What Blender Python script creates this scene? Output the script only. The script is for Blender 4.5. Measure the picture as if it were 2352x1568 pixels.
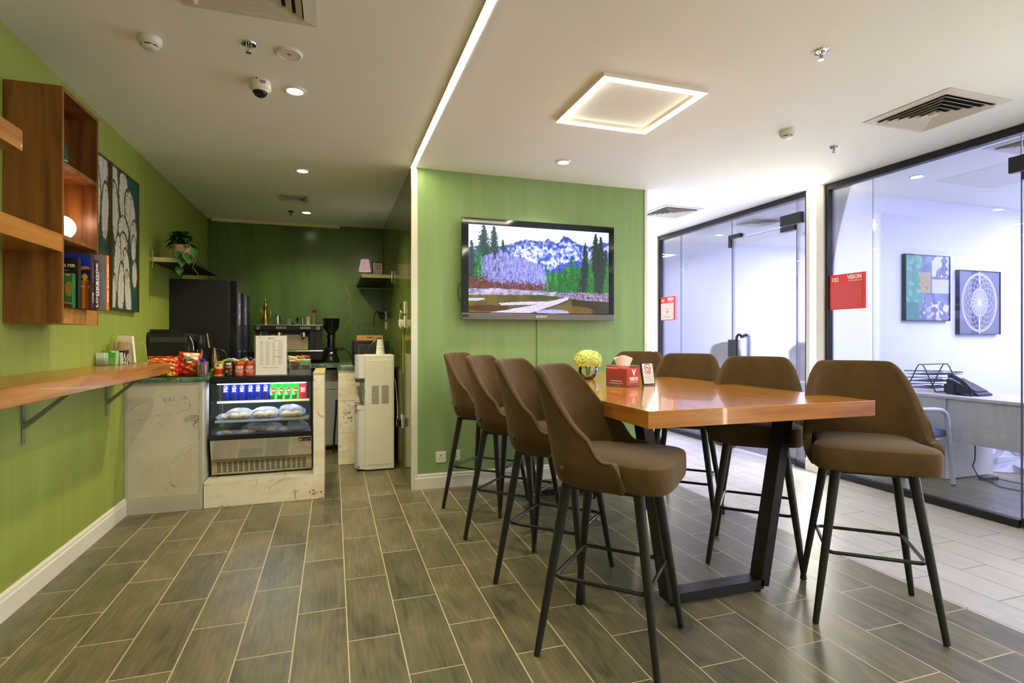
import bpy, bmesh, math, random
import numpy as np
from mathutils import Vector, Matrix
for _o in list(bpy.data.objects): bpy.data.objects.remove(_o)
R = math.radians
random.seed(7); rng = np.random.default_rng(7)
C = bpy.context.scene.collection
S = bpy.context.scene

# ---------------------------------------------------------------- camera, world, exposure
cam = bpy.data.cameras.new('camera'); cam.sensor_width = 36.0; cam.lens = 1254.0 / 2352 * 36
cam.shift_y = -9.0 / 2352; cam.clip_start = 0.02; cam.clip_end = 100
cam_o = bpy.data.objects.new('camera', cam); C.objects.link(cam_o)
cam_o.location = (0, 0, 1.30); cam_o.rotation_euler = (R(90), 0, -0.316718)
S.camera = cam_o
w = bpy.data.worlds.new('world'); S.world = w; w.use_nodes = True
w.node_tree.nodes['Background'].inputs[0].default_value = (0.8, 0.85, 1, 1)
w.node_tree.nodes['Background'].inputs[1].default_value = 0.05
vs = S.view_settings; vs.view_transform = 'Standard'; vs.look = 'None'; vs.gamma = 1; vs.use_curve_mapping = False
vs.exposure = 1.95

WARM = (1.0, 0.86, 0.55); NEUT = (1.0, 0.95, 0.84); COOL = (0.64, 0.645, 1.0)
LED_LINE = 16.0; LED_FRAME = 12.5; PILLAR_LED = 13.0
def lamp(name, kind, loc, energy, color, size=0.1, rot=(0, 0, 0), spot=None, size_y=None, parent=None):
    l = bpy.data.lights.new(name, kind); l.energy = energy; l.color = color
    if kind == 'AREA':
        l.shape = 'DISK' if size_y is None else 'RECTANGLE'; l.size = size
        if size_y: l.size_y = size_y
    elif kind == 'SPOT':
        l.spot_size = R(spot or 110); l.spot_blend = 0.8; l.shadow_soft_size = size
    else: l.shadow_soft_size = size
    o = bpy.data.objects.new(name, l); C.objects.link(o); o.location = loc; o.rotation_euler = rot
    if parent:
        o.parent = parent; o.location = Vector(loc) - parent.location
    return o

# ---------------------------------------------------------------- helpers: objects
def tag(o, label=None, cat=None, group=None, kind=None):
    if label: o['label'] = label
    if cat: o['category'] = cat
    if group: o['group'] = group
    if kind: o['kind'] = kind
    return o
def thing(name, label, cat, loc=(0, 0, 0), group=None):
    o = bpy.data.objects.new(name, None); C.objects.link(o); o.location = loc; o.empty_display_size = 0.05
    return tag(o, label, cat, group)
def origin_of(p):
    v = Vector((0, 0, 0))
    while p: v += p.location; p = p.parent
    return v
def obj(name, bm, mat, parent=None, smooth=None, at=None, mods=None):
    me = bpy.data.meshes.new(name); off = origin_of(parent) if parent else Vector(at or (0, 0, 0))
    if off.length: bmesh.ops.translate(bm, verts=bm.verts, vec=-off)
    bmesh.ops.recalc_face_normals(bm, faces=bm.faces)
    bm.to_mesh(me); bm.free()
    if mat: me.materials.append(mat)
    o = bpy.data.objects.new(name, me); C.objects.link(o)
    if parent: o.parent = parent
    elif at: o.location = at
    if smooth is not None:
        me.polygons.foreach_set('use_smooth', [True] * len(me.polygons))
        if smooth: me.set_sharp_from_angle(angle=R(smooth))
    return o
def struct(name, bm, mat, parent=None, **k):
    o = obj(name, bm, mat, parent, **k)
    if not parent: o['kind'] = 'structure'
    return o
def copy_tree(o, parent=None):
    c = o.copy(); C.objects.link(c); c.parent = parent
    for ch in list(o.children): copy_tree(ch, c)
    return c
NB = bmesh.new
def box(bm, x0, x1, y0, y1, z0, z1, bev=0, seg=2, rot=None, piv=None):
    vs_ = [bm.verts.new((x, y, z)) for x in (x0, x1) for y in (y0, y1) for z in (z0, z1)]
    f = [(0, 1, 3, 2), (4, 6, 7, 5), (0, 4, 5, 1), (2, 3, 7, 6), (0, 2, 6, 4), (1, 5, 7, 3)]
    fs = [bm.faces.new([vs_[i] for i in q]) for q in f]
    new = list(vs_)
    if bev:
        es = list({e for q in fs for e in q.edges})
        r = bmesh.ops.bevel(bm, geom=es, offset=bev, segments=seg, affect='EDGES', profile=0.5)
        new = list({v for v in r['verts']} | {v for v in vs_ if v.is_valid})
    if rot is not None:
        p = piv or ((x0 + x1) / 2, (y0 + y1) / 2, (z0 + z1) / 2)
        bmesh.ops.rotate(bm, verts=new, cent=p, matrix=rot)
    return bm
def RZ(a): return Matrix.Rotation(R(a), 3, 'Z')
def RX(a): return Matrix.Rotation(R(a), 3, 'X')
def RY(a): return Matrix.Rotation(R(a), 3, 'Y')
def bx(*a, **k): return box(NB(), *a, **k)
def frame_of(d):
    d = d.normalized(); up = Vector((0, 0, 1)) if abs(d.z) < 0.95 else Vector((1, 0, 0))
    u = d.cross(up).normalized(); return u, d.cross(u).normalized()
def tube(bm, pts, r, seg=10, closed=False, r2=None, caps=True):
    P = [Vector(p) for p in pts]; n = len(P); rings = []
    pu = None
    for i, p in enumerate(P):
        if closed: d = P[(i + 1) % n] - P[i - 1]
        else: d = P[min(i + 1, n - 1)] - P[max(i - 1, 0)]
        d.normalize()
        if pu is None: u, v = frame_of(d)
        else:
            u = pu - d * pu.dot(d)
            if u.length < 1e-6: u, v = frame_of(d)
            u.normalize(); v = d.cross(u)
        pu = u
        rr = r if r2 is None else r + (r2 - r) * i / (n - 1)
        rings.append([bm.verts.new(p + (u * math.cos(a) + v * math.sin(a)) * rr) for a in [2 * math.pi * k / seg for k in range(seg)]])
    m = n if closed else n - 1
    for i in range(m):
        a, b = rings[i], rings[(i + 1) % n]
        for k in range(seg):
            bm.faces.new((a[k], a[(k + 1) % seg], b[(k + 1) % seg], b[k]))
    if not closed and caps:
        bm.faces.new(rings[0][::-1]); bm.faces.new(rings[-1])
    return bm
def arc(c, r, a0, a1, n, plane='xy'):
    out = []
    for i in range(n + 1):
        a = R(a0 + (a1 - a0) * i / n); p, q = r * math.cos(a), r * math.sin(a)
        out.append({'xy': (c[0] + p, c[1] + q, c[2]), 'xz': (c[0] + p, c[1], c[2] + q), 'yz': (c[0], c[1] + p, c[2] + q)}[plane])
    return out
def lathe(bm, prof, c, seg=24, axis='z'):
    rings = []
    for r, h in prof:
        if r < 1e-5: r = 1e-5
        ring = []
        for k in range(seg):
            a = 2 * math.pi * k / seg; p, q = r * math.cos(a), r * math.sin(a)
            co = {'z': (p, q, h), 'y': (p, h, q), 'x': (h, p, q)}[axis]
            ring.append(bm.verts.new((c[0] + co[0], c[1] + co[1], c[2] + co[2])))
        rings.append(ring)
    for a, b in zip(rings, rings[1:]):
        for k in range(seg): bm.faces.new((a[k], a[(k + 1) % seg], b[(k + 1) % seg], b[k]))
    bm.faces.new(rings[0][::-1]); bm.faces.new(rings[-1])
    return bm
def cyl(bm, c, r, z0, z1, seg=24, axis='z', r1=None, bev=0):
    r1 = r if r1 is None else r1
    if bev: return lathe(bm, [(r - bev, z0), (r, z0 + bev), (r1, z1 - bev), (r1 - bev, z1)], c, seg, axis)
    return lathe(bm, [(r, z0), (r1, z1)], c, seg, axis)
def ball(bm, c, rx, ry=None, rz=None, seg=16):
    ry = ry or rx; rz = rz or rx
    r = bmesh.ops.create_uvsphere(bm, u_segments=seg, v_segments=max(6, seg // 2), radius=1)
    for v in r['verts']: v.co = Vector((v.co.x * rx + c[0], v.co.y * ry + c[1], v.co.z * rz + c[2]))
    return bm
def surf(bm, fn, nu, nv, closed=False):
    g = [[bm.verts.new(fn(i / nu, j / nv)) for j in range(nv + 1)] for i in range(nu if closed else nu + 1)]
    for i in range(nu):
        a = g[i]; b = g[(i + 1) % len(g)] if closed else g[i + 1]
        for j in range(nv): bm.faces.new((a[j], b[j], b[j + 1], a[j + 1]))
    return bm
def prism(bm, pts, axis, a, b):
    # polygon given in the two other axes, extruded between a and b along axis
    def mk(p, t): return {'x': (t, p[0], p[1]), 'y': (p[0], t, p[1]), 'z': (p[0], p[1], t)}[axis]
    A = [bm.verts.new(mk(p, a)) for p in pts]; B = [bm.verts.new(mk(p, b)) for p in pts]
    bm.faces.new(A); bm.faces.new(B[::-1])
    for i in range(len(pts)):
        j = (i + 1) % len(pts); bm.faces.new((A[i], B[i], B[j], A[j]))
    return bm

# ---------------------------------------------------------------- helpers: materials
MC = {}
def srgb(c):
    return tuple(((v / 255) / 12.92 if v / 255 <= 0.04045 else ((v / 255 + 0.055) / 1.055) ** 2.4) for v in c)
def newmat(name):
    m = bpy.data.materials.new(name); m.use_nodes = True; nt = m.node_tree
    return m, nt, nt.nodes['Principled BSDF']
def setp(b, **k):
    for n, v in k.items():
        n = n.replace('_', ' ')
        b.inputs[n].default_value = (v + (1,)) if isinstance(v, tuple) and len(v) == 3 else v
def mat(name, col, rough=0.5, metal=0.0, spec=0.5, bump=None, emit=None, var=None, coat=0, sheen=0, alpha=None, trans=0, ior=1.45):
    if name in MC: return MC[name]
    m, nt, b = newmat(name); N, L = nt.nodes, nt.links
    setp(b, Base_Color=tuple(col), Roughness=rough, Metallic=metal)
    b.inputs['Specular IOR Level'].default_value = spec; b.inputs['IOR'].default_value = ior
    if coat: b.inputs['Coat Weight'].default_value = coat; b.inputs['Coat Roughness'].default_value = 0.05
    if sheen: b.inputs['Sheen Weight'].default_value = sheen; b.inputs['Sheen Roughness'].default_value = 0.5
    if emit: setp(b, Emission_Color=tuple(emit[0])); b.inputs['Emission Strength'].default_value = emit[1]
    if alpha is not None: b.inputs['Alpha'].default_value = alpha
    if trans: b.inputs['Transmission Weight'].default_value = trans
    if bump or var:
        tc = N.new('ShaderNodeTexCoord'); no = N.new('ShaderNodeTexNoise'); L.new(tc.outputs['Object'], no.inputs['Vector'])
        no.inputs['Scale'].default_value = (bump or (var[0], 0))[0]; no.inputs['Detail'].default_value = 4
        if bump:
            bp = N.new('ShaderNodeBump'); bp.inputs['Strength'].default_value = bump[1]; bp.inputs['Distance'].default_value = 0.01
            L.new(no.outputs['Fac'], bp.inputs['Height']); L.new(bp.outputs['Normal'], b.inputs['Normal'])
        if var:
            n2 = N.new('ShaderNodeTexNoise'); L.new(tc.outputs['Object'], n2.inputs['Vector']); n2.inputs['Scale'].default_value = var[0]; n2.inputs['Detail'].default_value = 5
            rp = N.new('ShaderNodeValToRGB'); L.new(n2.outputs['Fac'], rp.inputs['Fac'])
            rp.color_ramp.elements[0].position = 0.3; rp.color_ramp.elements[1].position = 0.7
            rp.color_ramp.elements[0].color = tuple(c * (1 - var[1]) for c in col) + (1,)
            rp.color_ramp.elements[1].color = tuple(min(1, c * (1 + var[1])) for c in col) + (1,)
            L.new(rp.outputs['Color'], b.inputs['Base Color'])
    MC[name] = m; return m
def streaky(name, cols, scale, rough, bump=0.0, detail=6, dist=0.0, metal=0, coat=0, pos=None, spec=0.5):
    """noise stretched along an axis, through a colour ramp"""
    m, nt, b = newmat(name); N, L = nt.nodes, nt.links
    tc = N.new('ShaderNodeTexCoord'); mp = N.new('ShaderNodeMapping'); L.new(tc.outputs['Object'], mp.inputs['Vector'])
    mp.inputs['Scale'].default_value = scale
    no = N.new('ShaderNodeTexNoise'); no.inputs['Scale'].default_value = 1; no.inputs['Detail'].default_value = detail
    no.inputs['Distortion'].default_value = dist; no.inputs['Roughness'].default_value = 0.6
    L.new(mp.outputs['Vector'], no.inputs['Vector'])
    rp = N.new('ShaderNodeValToRGB'); L.new(no.outputs['Fac'], rp.inputs['Fac'])
    e = rp.color_ramp.elements; ps = pos or [0.32 + 0.36 * i / (len(cols) - 1) for i in range(len(cols))]
    e[0].position = ps[0]; e[0].color = tuple(cols[0]) + (1,); e[1].position = ps[-1]; e[1].color = tuple(cols[-1]) + (1,)
    for p, c in zip(ps[1:-1], cols[1:-1]):
        q = e.new(p); q.color = tuple(c) + (1,)
    L.new(rp.outputs['Color'], b.inputs['Base Color'])
    setp(b, Roughness=rough, Metallic=metal); b.inputs['Specular IOR Level'].default_value = spec
    if coat: b.inputs['Coat Weight'].default_value = coat; b.inputs['Coat Roughness'].default_value = 0.03
    if bump:
        bp = N.new('ShaderNodeBump'); bp.inputs['Strength'].default_value = bump; bp.inputs['Distance'].default_value = 0.005
        L.new(no.outputs['Fac'], bp.inputs['Height']); L.new(bp.outputs['Normal'], b.inputs['Normal'])
    MC[name] = m; return m
def marble(name, base, tint, vein, scale=3.0, rough=0.15, width=0.035, vein_scale=1.0, tint_amt=0.6, stretch=(1, 1, 1)):
    m, nt, b = newmat(name); N, L = nt.nodes, nt.links
    tc = N.new('ShaderNodeTexCoord'); mp = N.new('ShaderNodeMapping'); mp.inputs['Scale'].default_value = stretch
    L.new(tc.outputs['Object'], mp.inputs['Vector'])
    n1 = N.new('ShaderNodeTexNoise'); n1.inputs['Scale'].default_value = scale; n1.inputs['Detail'].default_value = 5; L.new(mp.outputs['Vector'], n1.inputs['Vector'])
    r1 = N.new('ShaderNodeValToRGB'); L.new(n1.outputs['Fac'], r1.inputs['Fac'])
    r1.color_ramp.elements[0].position = 0.42; r1.color_ramp.elements[0].color = tuple(base) + (1,)
    r1.color_ramp.elements[1].position = 0.42 + tint_amt * 0.5; r1.color_ramp.elements[1].color = tuple(tint) + (1,)
    n2 = N.new('ShaderNodeTexNoise'); n2.inputs['Scale'].default_value = scale * vein_scale; n2.inputs['Detail'].default_value = 8
    n2.inputs['Distortion'].default_value = 1.2; L.new(mp.outputs['Vector'], n2.inputs['Vector'])
    a = N.new('ShaderNodeMath'); a.operation = 'SUBTRACT'; a.inputs[1].default_value = 0.5; L.new(n2.outputs['Fac'], a.inputs[0])
    c = N.new('ShaderNodeMath'); c.operation = 'ABSOLUTE'; L.new(a.outputs[0], c.inputs[0])
    r2 = N.new('ShaderNodeValToRGB'); L.new(c.outputs[0], r2.inputs['Fac'])
    r2.color_ramp.elements[0].position = 0.0; r2.color_ramp.elements[0].color = (1, 1, 1, 1)
    r2.color_ramp.elements[1].position = width; r2.color_ramp.elements[1].color = (0, 0, 0, 1)
    n3 = N.new('ShaderNodeTexNoise'); n3.inputs['Scale'].default_value = scale * 0.9; L.new(tc.outputs['Object'], n3.inputs['Vector'])
    r3 = N.new('ShaderNodeValToRGB'); L.new(n3.outputs['Fac'], r3.inputs['Fac']); r3.color_ramp.elements[0].position = 0.45; r3.color_ramp.elements[1].position = 0.6
    mm = N.new('ShaderNodeMath'); mm.operation = 'MULTIPLY'; L.new(r2.outputs['Color'], mm.inputs[0]); L.new(r3.outputs['Color'], mm.inputs[1])
    mx = N.new('ShaderNodeMix'); mx.data_type = 'RGBA'; L.new(mm.outputs[0], mx.inputs['Factor'])
    L.new(r1.outputs['Color'], mx.inputs['A']); mx.inputs['B'].default_value = tuple(vein) + (1,)
    L.new(mx.outputs['Result'], b.inputs['Base Color']); setp(b, Roughness=rough)
    MC[name] = m; return m
def glassm(name, tint=(1, 1, 1), refl=1.0, rough=0.0, haze=0.0):
    """thin pane: transparent, with a fresnel mirror layer and an optional thin film of dust"""
    if name in MC: return MC[name]
    m, nt, b = newmat(name); N, L = nt.nodes, nt.links; N.remove(b)
    out = N['Material Output']; t = N.new('ShaderNodeBsdfTransparent'); t.inputs[0].default_value = tuple(tint) + (1,)
    g = N.new('ShaderNodeBsdfGlossy'); g.inputs['Roughness'].default_value = rough; g.inputs[0].default_value = (1, 1, 1, 1)
    fr = N.new('ShaderNodeFresnel'); fr.inputs[0].default_value = 1.5
    mu = N.new('ShaderNodeMath'); mu.operation = 'MULTIPLY'; mu.inputs[1].default_value = refl; L.new(fr.outputs[0], mu.inputs[0])
    mx = N.new('ShaderNodeMixShader'); L.new(mu.outputs[0], mx.inputs[0]); L.new(t.outputs[0], mx.inputs[1]); L.new(g.outputs[0], mx.inputs[2])
    last = mx
    if haze:
        d = N.new('ShaderNodeBsdfDiffuse'); d.inputs[0].default_value = (.9, .9, .9, 1); m2 = N.new('ShaderNodeMixShader'); m2.inputs[0].default_value = haze
        L.new(mx.outputs[0], m2.inputs[1]); L.new(d.outputs[0], m2.inputs[2]); last = m2
    L.new(last.outputs[0], out.inputs[0]); MC[name] = m; return m
def artmat(name, rough=0.6, emit=0.0, metal=0):
    if name in MC: return MC[name]
    m, nt, b = newmat(name); at = nt.nodes.new('ShaderNodeAttribute'); at.attribute_name = 'Col'
    nt.links.new(at.outputs['Color'], b.inputs['Base Color']); setp(b, Roughness=rough, Metallic=metal)
    if emit:
        setp(b, Base_Color=(0, 0, 0)); nt.links.remove(b.inputs['Base Color'].links[0])
        nt.links.new(at.outputs['Color'], b.inputs['Emission Color']); b.inputs['Emission Strength'].default_value = emit
    MC[name] = m; return m
def emis(name, col, st): return mat(name, (0.8, 0.8, 0.8), emit=(col, st))

# ---------------------------------------------------------------- helpers: painted pictures (colours on a fine grid)
class Canvas:
    def __init__(s, w, h, c):
        s.w, s.h = w, h; s.a = np.zeros((h, w, 3)); s.a[:] = c
        s.v, s.u = np.mgrid[0:h, 0:w]; s.u = (s.u + .5) / w; s.v = (s.v + .5) / h
    def put(s, m, c, k=1.0):
        c = np.array(c, float) if not isinstance(c, np.ndarray) else c
        m = m.astype(float)[..., None] * k; s.a = s.a * (1 - m) + c * m; return s
    def rect(s, x0, y0, x1, y1, c, k=1): return s.put((s.u >= x0) & (s.u < x1) & (s.v >= y0) & (s.v < y1), c, k)
    def ell(s, x, y, rx, ry, c, ang=0, k=1):
        a = R(ang); du, dv = s.u - x, s.v - y; p = du * math.cos(a) + dv * math.sin(a); q = -du * math.sin(a) + dv * math.cos(a)
        return s.put((p / rx) ** 2 + (q / ry) ** 2 < 1, c, k)
    def poly(s, pts, c, k=1):
        ins = np.zeros(s.u.shape, bool); n = len(pts)
        for i in range(n):
            x1, y1 = pts[i]; x2, y2 = pts[(i + 1) % n]
            if y1 == y2: continue
            cr = ((y1 > s.v) != (y2 > s.v)) & (s.u < (x2 - x1) * (s.v - y1) / (y2 - y1) + x1); ins ^= cr
        return s.put(ins, c, k)
    def dot(s, x, y, rx, ry, c, k=1.0):
        x0, x1 = int((x - rx) * s.w), int((x + rx) * s.w) + 1; y0, y1 = int((y - ry) * s.h), int((y + ry) * s.h) + 1
        x0, y0 = max(0, x0), max(0, y0)
        if x1 > x0 and y1 > y0: s.a[y0:y1, x0:x1] = s.a[y0:y1, x0:x1] * (1 - k) + np.array(c) * k
    def noise(s, fx, fy, seed=0):
        r = np.random.default_rng(seed); g = r.random((int(fy) + 3, int(fx) + 3))
        x = s.u * fx; y = s.v * fy; i = x.astype(int); j = y.astype(int); fx_ = x - i; fy_ = y - j
        fx_ = fx_ * fx_ * (3 - 2 * fx_); fy_ = fy_ * fy_ * (3 - 2 * fy_)
        return (g[j, i] * (1 - fx_) + g[j, i + 1] * fx_) * (1 - fy_) + (g[j + 1, i] * (1 - fx_) + g[j + 1, i + 1] * fx_) * fy_
    def fbm(s, f, seed=0, ar=1.0, o=4): return sum(s.noise(f * 2 ** i, f * ar * 2 ** i, seed + i) / 2 ** i for i in range(o)) / (2 - 2 ** (1 - o))
def colour_mesh(me, cv):
    a = np.clip(cv.a, 0, 1); lin = np.where(a <= .04045, a / 12.92, ((a + .055) / 1.055) ** 2.4)
    at = me.color_attributes.new('Col', 'FLOAT_COLOR', 'CORNER')
    fl = np.concatenate([lin.reshape(-1, 3), np.ones((cv.w * cv.h, 1))], 1).repeat(4, 0)
    at.data.foreach_set('color', fl.astype('f').ravel())
def art(name, cv, fn, m, parent=None, at=None, smooth=True):
    """fn(u, v) -> point; v runs down the picture"""
    off = origin_of(parent) if parent else Vector(at or (0, 0, 0)); W, H = cv.w, cv.h
    vs_ = [tuple(Vector(fn(i / W, j / H)) - off) for j in range(H + 1) for i in range(W + 1)]
    fs = [(j * (W + 1) + i, (j + 1) * (W + 1) + i, (j + 1) * (W + 1) + i + 1, j * (W + 1) + i + 1) for j in range(H) for i in range(W)]
    me = bpy.data.meshes.new(name); me.from_pydata(vs_, [], fs); me.materials.append(m); colour_mesh(me, cv)
    if smooth: me.polygons.foreach_set('use_smooth', [True] * len(me.polygons))
    o = bpy.data.objects.new(name, me); C.objects.link(o)
    if parent: o.parent = parent
    elif at: o.location = at
    return o
def plane_fn(o, u, v):
    o, u, v = Vector(o), Vector(u), Vector(v); return lambda a, b: o + u * a + v * b
def text(s, size, loc, xdir, ydir, m, parent, name='lettering', align='CENTER', ext=0.0006, bold=0.0, sx=1.0):
    cu = bpy.data.curves.new(name, 'FONT'); cu.body = s; cu.size = size; cu.align_x = align; cu.align_y = 'CENTER'
    cu.extrude = ext; cu.offset = bold; cu.resolution_u = 2
    t = bpy.data.objects.new(name, cu); C.objects.link(t)
    me = bpy.data.meshes.new_from_object(t); bpy.data.objects.remove(t); bpy.data.curves.remove(cu)
    x = Vector(xdir).normalized(); y = Vector(ydir).normalized(); z = x.cross(y)
    Mx = Matrix((x * sx, y, z)).transposed().to_4x4(); Mx.translation = Vector(loc) - origin_of(parent)
    me.transform(Mx); me.materials.clear(); me.materials.append(m); me.name = name
    o = bpy.data.objects.new(name, me); C.objects.link(o); o.parent = parent; return o
# ================================================================ MATERIALS OF THE ROOM
H = 2.75
G_LEFT = streaky('green_plaster', [srgb((138, 152, 61)), srgb((143, 157, 66)), srgb((149, 162, 72))], (16, 16, 0.8), 0.5, bump=0.3, detail=8)
G_TV = streaky('green_plaster_tv_wall', [srgb((128, 158, 97)), srgb((132, 162, 101)), srgb((138, 167, 107))], (14, 14, 0.7), 0.5, bump=0.3, detail=8)
G_KIT = streaky('dark_green_panel', [srgb((70, 98, 52)), srgb((86, 116, 62)), srgb((96, 128, 68))], (2.2, 2.2, 0.35), 0.22, bump=0.05)
G_DIV = streaky('glossy_olive_panel', [srgb((84, 100, 44)), srgb((104, 118, 52)), srgb((112, 126, 58))], (9, 9, 0.3), 0.12, bump=0.04)
CEIL = mat('ceiling_paint', srgb((238, 239, 232)), 0.8, bump=(14, 0.03))
WHITE = mat('white_paint', srgb((232, 230, 224)), 0.5)
OFFW = mat('office_white_paint', srgb((226, 228, 240)), 0.7)
TRIMW = mat('white_trim', srgb((228, 224, 212)), 0.35)
BLACK = mat('black_metal', (0.012, 0.012, 0.013), 0.35)
BLACKP = mat('black_plastic', (0.012, 0.012, 0.012), 0.3)
STEEL = mat('brushed_steel', (0.62, 0.61, 0.58), 0.25, 1.0)
CHROME = mat('chrome', (0.8, 0.8, 0.8), 0.07, 1.0)
BRASS = mat('polished_brass', (0.75, 0.52, 0.18), 0.18, 1.0)
GLASS = glassm('pane_glass', (0.95, 0.97, 0.98), 0.9)
CLEAR = glassm('clear_acrylic', (0.93, 0.94, 0.94), 1.0, haze=0.06)

def floor_material():
    m, nt, b = newmat('wood_look_tile'); N, L = nt.nodes, nt.links
    def mth(op, a, b_=None, c=None):
        n = N.new('ShaderNodeMath'); n.operation = op
        for i, v in enumerate((a, b_, c)):
            if v is None: continue
            if isinstance(v, (int, float)): n.inputs[i].default_value = v
            else: L.new(v, n.inputs[i])
        return n.outputs[0]
    tc = N.new('ShaderNodeTexCoord'); sp = N.new('ShaderNodeSeparateXYZ'); L.new(tc.outputs['Object'], sp.inputs[0])
    X, Y = sp.outputs['X'], sp.outputs['Y']
    cx = mth('DIVIDE', mth('SUBTRACT', X, 0.0605), 0.2185); col = mth('FLOOR', cx); fx = mth('FRACT', cx)
    odd = mth('ABSOLUTE', mth('MODULO', col, 2.0))
    yo = mth('ADD', 0.5625, mth('MULTIPLY', odd, -0.3125))
    cy = mth('DIVIDE', mth('SUBTRACT', Y, yo), 0.625); row = mth('FLOOR', cy); fy = mth('FRACT', cy)
    dx = mth('MULTIPLY', mth('MINIMUM', fx, mth('SUBTRACT', 1.0, fx)), 0.2185)
    dy = mth('MULTIPLY', mth('MINIMUM', fy, mth('SUBTRACT', 1.0, fy)), 0.625)
    d = mth('MINIMUM', dx, dy)
    gr = mth('LESS_THAN', d, 0.0026)
    cmb = N.new('ShaderNodeCombineXYZ'); L.new(col, cmb.inputs[0]); L.new(row, cmb.inputs[1])
    wn = N.new('ShaderNodeTexWhiteNoise'); wn.noise_dimensions = '3D'; L.new(cmb.outputs[0], wn.inputs['Vector'])
    # grain: distorted, stretched along the plank and shifted per plank
    mp = N.new('ShaderNodeMapping'); mp.inputs['Scale'].default_value = (13, 3.2, 1); 
    ad = N.new('ShaderNodeVectorMath'); ad.operation = 'MULTIPLY_ADD'; L.new(wn.outputs['Color'], ad.inputs[0]); ad.inputs[1].default_value = (9, 9, 9); L.new(tc.outputs['Object'], ad.inputs[2])
    L.new(ad.outputs[0], mp.inputs['Vector'])
    n1 = N.new('ShaderNodeTexNoise'); n1.inputs['Scale'].default_value = 1.0; n1.inputs['Detail'].default_value = 8; n1.inputs['Distortion'].default_value = 1.6; L.new(mp.outputs[0], n1.inputs['Vector'])
    wv = N.new('ShaderNodeTexWave'); wv.inputs['Scale'].default_value = 0.9; wv.inputs['Distortion'].default_value = 9; wv.inputs['Detail'].default_value = 3; wv.inputs['Detail Scale'].default_value = 0.8
    L.new(mp.outputs[0], wv.inputs['Vector'])
    n2 = N.new('ShaderNodeTexNoise'); n2.inputs['Scale'].default_value = 3.0; n2.inputs['Detail'].default_value = 3; L.new(ad.outputs[0], n2.inputs['Vector'])
    g = mth('ADD', mth('MULTIPLY', n1.outputs['Fac'], 0.62), mth('MULTIPLY', wv.outputs['Color'], 0.07))
    g = mth('ADD', g, mth('MULTIPLY', n2.outputs['Fac'], 0.4))
    g = mth('ADD', g, mth('MULTIPLY', mth('SUBTRACT', wn.outputs['Value'], 0.5), 0.16))
    def ramp(cs, ps):
        r = N.new('ShaderNodeValToRGB'); L.new(g, r.inputs['Fac']); e = r.color_ramp.elements
        e[0].position, e[1].position = ps[0], ps[-1]; e[0].color = tuple(srgb(cs[0])) + (1,); e[1].color = tuple(srgb(cs[-1])) + (1,)
        for p, c in zip(ps[1:-1], cs[1:-1]): e.new(p).color = tuple(srgb(c)) + (1,)
        return r.outputs['Color']
    dark = ramp([(76, 73, 58), (100, 95, 72), (114, 106, 78), (138, 126, 90)], [0.34, 0.5, 0.62, 0.8])
    light = ramp([(168, 164, 160), (184, 180, 176), (194, 190, 186)], [0.3, 0.55, 0.8])
    def mix(f, a, b_):
        x = N.new('ShaderNodeMix'); x.data_type = 'RGBA'
        L.new(f, x.inputs['Factor']) 
        for s_, v in (('A', a), ('B', b_)):
            if isinstance(v, tuple): x.inputs[s_].default_value = v + (1,)
            else: L.new(v, x.inputs[s_])
        return x.outputs['Result']
    hall = mth('MULTIPLY', mth('GREATER_THAN', X, 2.885), mth('LESS_THAN', X, 4.47))
    hall = mth('ADD', hall, mth('MULTIPLY', mth('GREATER_THAN', mth('ABSOLUTE', mth('SUBTRACT', X, 0)), 99), 1.0))
    base = mix(hall, dark, light)
    grc = mix(hall, srgb((196, 182, 146)), srgb((120, 113, 106)))
    L.new(mix(gr, base, grc), b.inputs['Base Color'])
    rr = mth('ADD', 0.24, mth('MULTIPLY', g, 0.22)); rr = mth('ADD', rr, mth('MULTIPLY', gr, 0.3))
    L.new(rr, b.inputs['Roughness'])
    bp = N.new('ShaderNodeBump'); bp.inputs['Strength'].default_value = 0.22; bp.inputs['Distance'].default_value = 0.004
    L.new(mth('SUBTRACT', g, mth('MULTIPLY', gr, 0.8)), bp.inputs['Height']); L.new(bp.outputs['Normal'], b.inputs['Normal'])
    return m
FLOORM = floor_material()

# ================================================================ SHELL
XL, YT, YK, XG = -1.45, 4.69, 7.46, 4.47
YB, YE, XE = -2.6, 10.2, 8.6       # wall behind the camera, far end of the corridor, outer office wall
struct('floor', bx(-1.55, XE + .1, YB - .1, YE + .1, -0.1, 0), FLOORM)
struct('ceiling', bx(-1.55, XE + .1, YB - .1, YE + .1, H, H + 0.1), CEIL)
struct('wall_left', bx(XL - .1, XL, YB - .1, YK + .1, 0, H), G_LEFT)
struct('wall_back', bx(XL - .1, 0.63, YK, YK + .1, 0, H), G_KIT)
struct('wall_divider', bx(0.63, 0.69, YT + .01, YK + .1, 0, H), G_DIV)
struct('wall_tv', bx(0.67, 2.91, YT, YT + .12, 0, H), G_TV)
struct('wall_corridor_left', bx(2.79, 2.91, YT + .12, YE + .1, 0, H), WHITE)
struct('wall_corridor_end', bx(2.91, XG, YE, YE + .1, 0, H), WHITE)
struct('wall_behind', bx(XL, XG + .05, YB - .1, YB, 0, H), WHITE)
struct('wall_right', bx(XE, XE + .1, YB, YE, 0, H), OFFW)
struct('wall_office_front', bx(XG + .05, XE, YB - .1, YB, 0, H), OFFW)
struct('wall_office_between', bx(XG + .05, XE, 4.12, 4.18, 0, H), OFFW)
struct('wall_office_south', bx(XG + .05, XE, 1.26, 1.34, 0, H), OFFW)
struct('wall_hall_back', bx(XG - .03, XG + .05, YB, -1.60, 0, H), WHITE)
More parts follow.
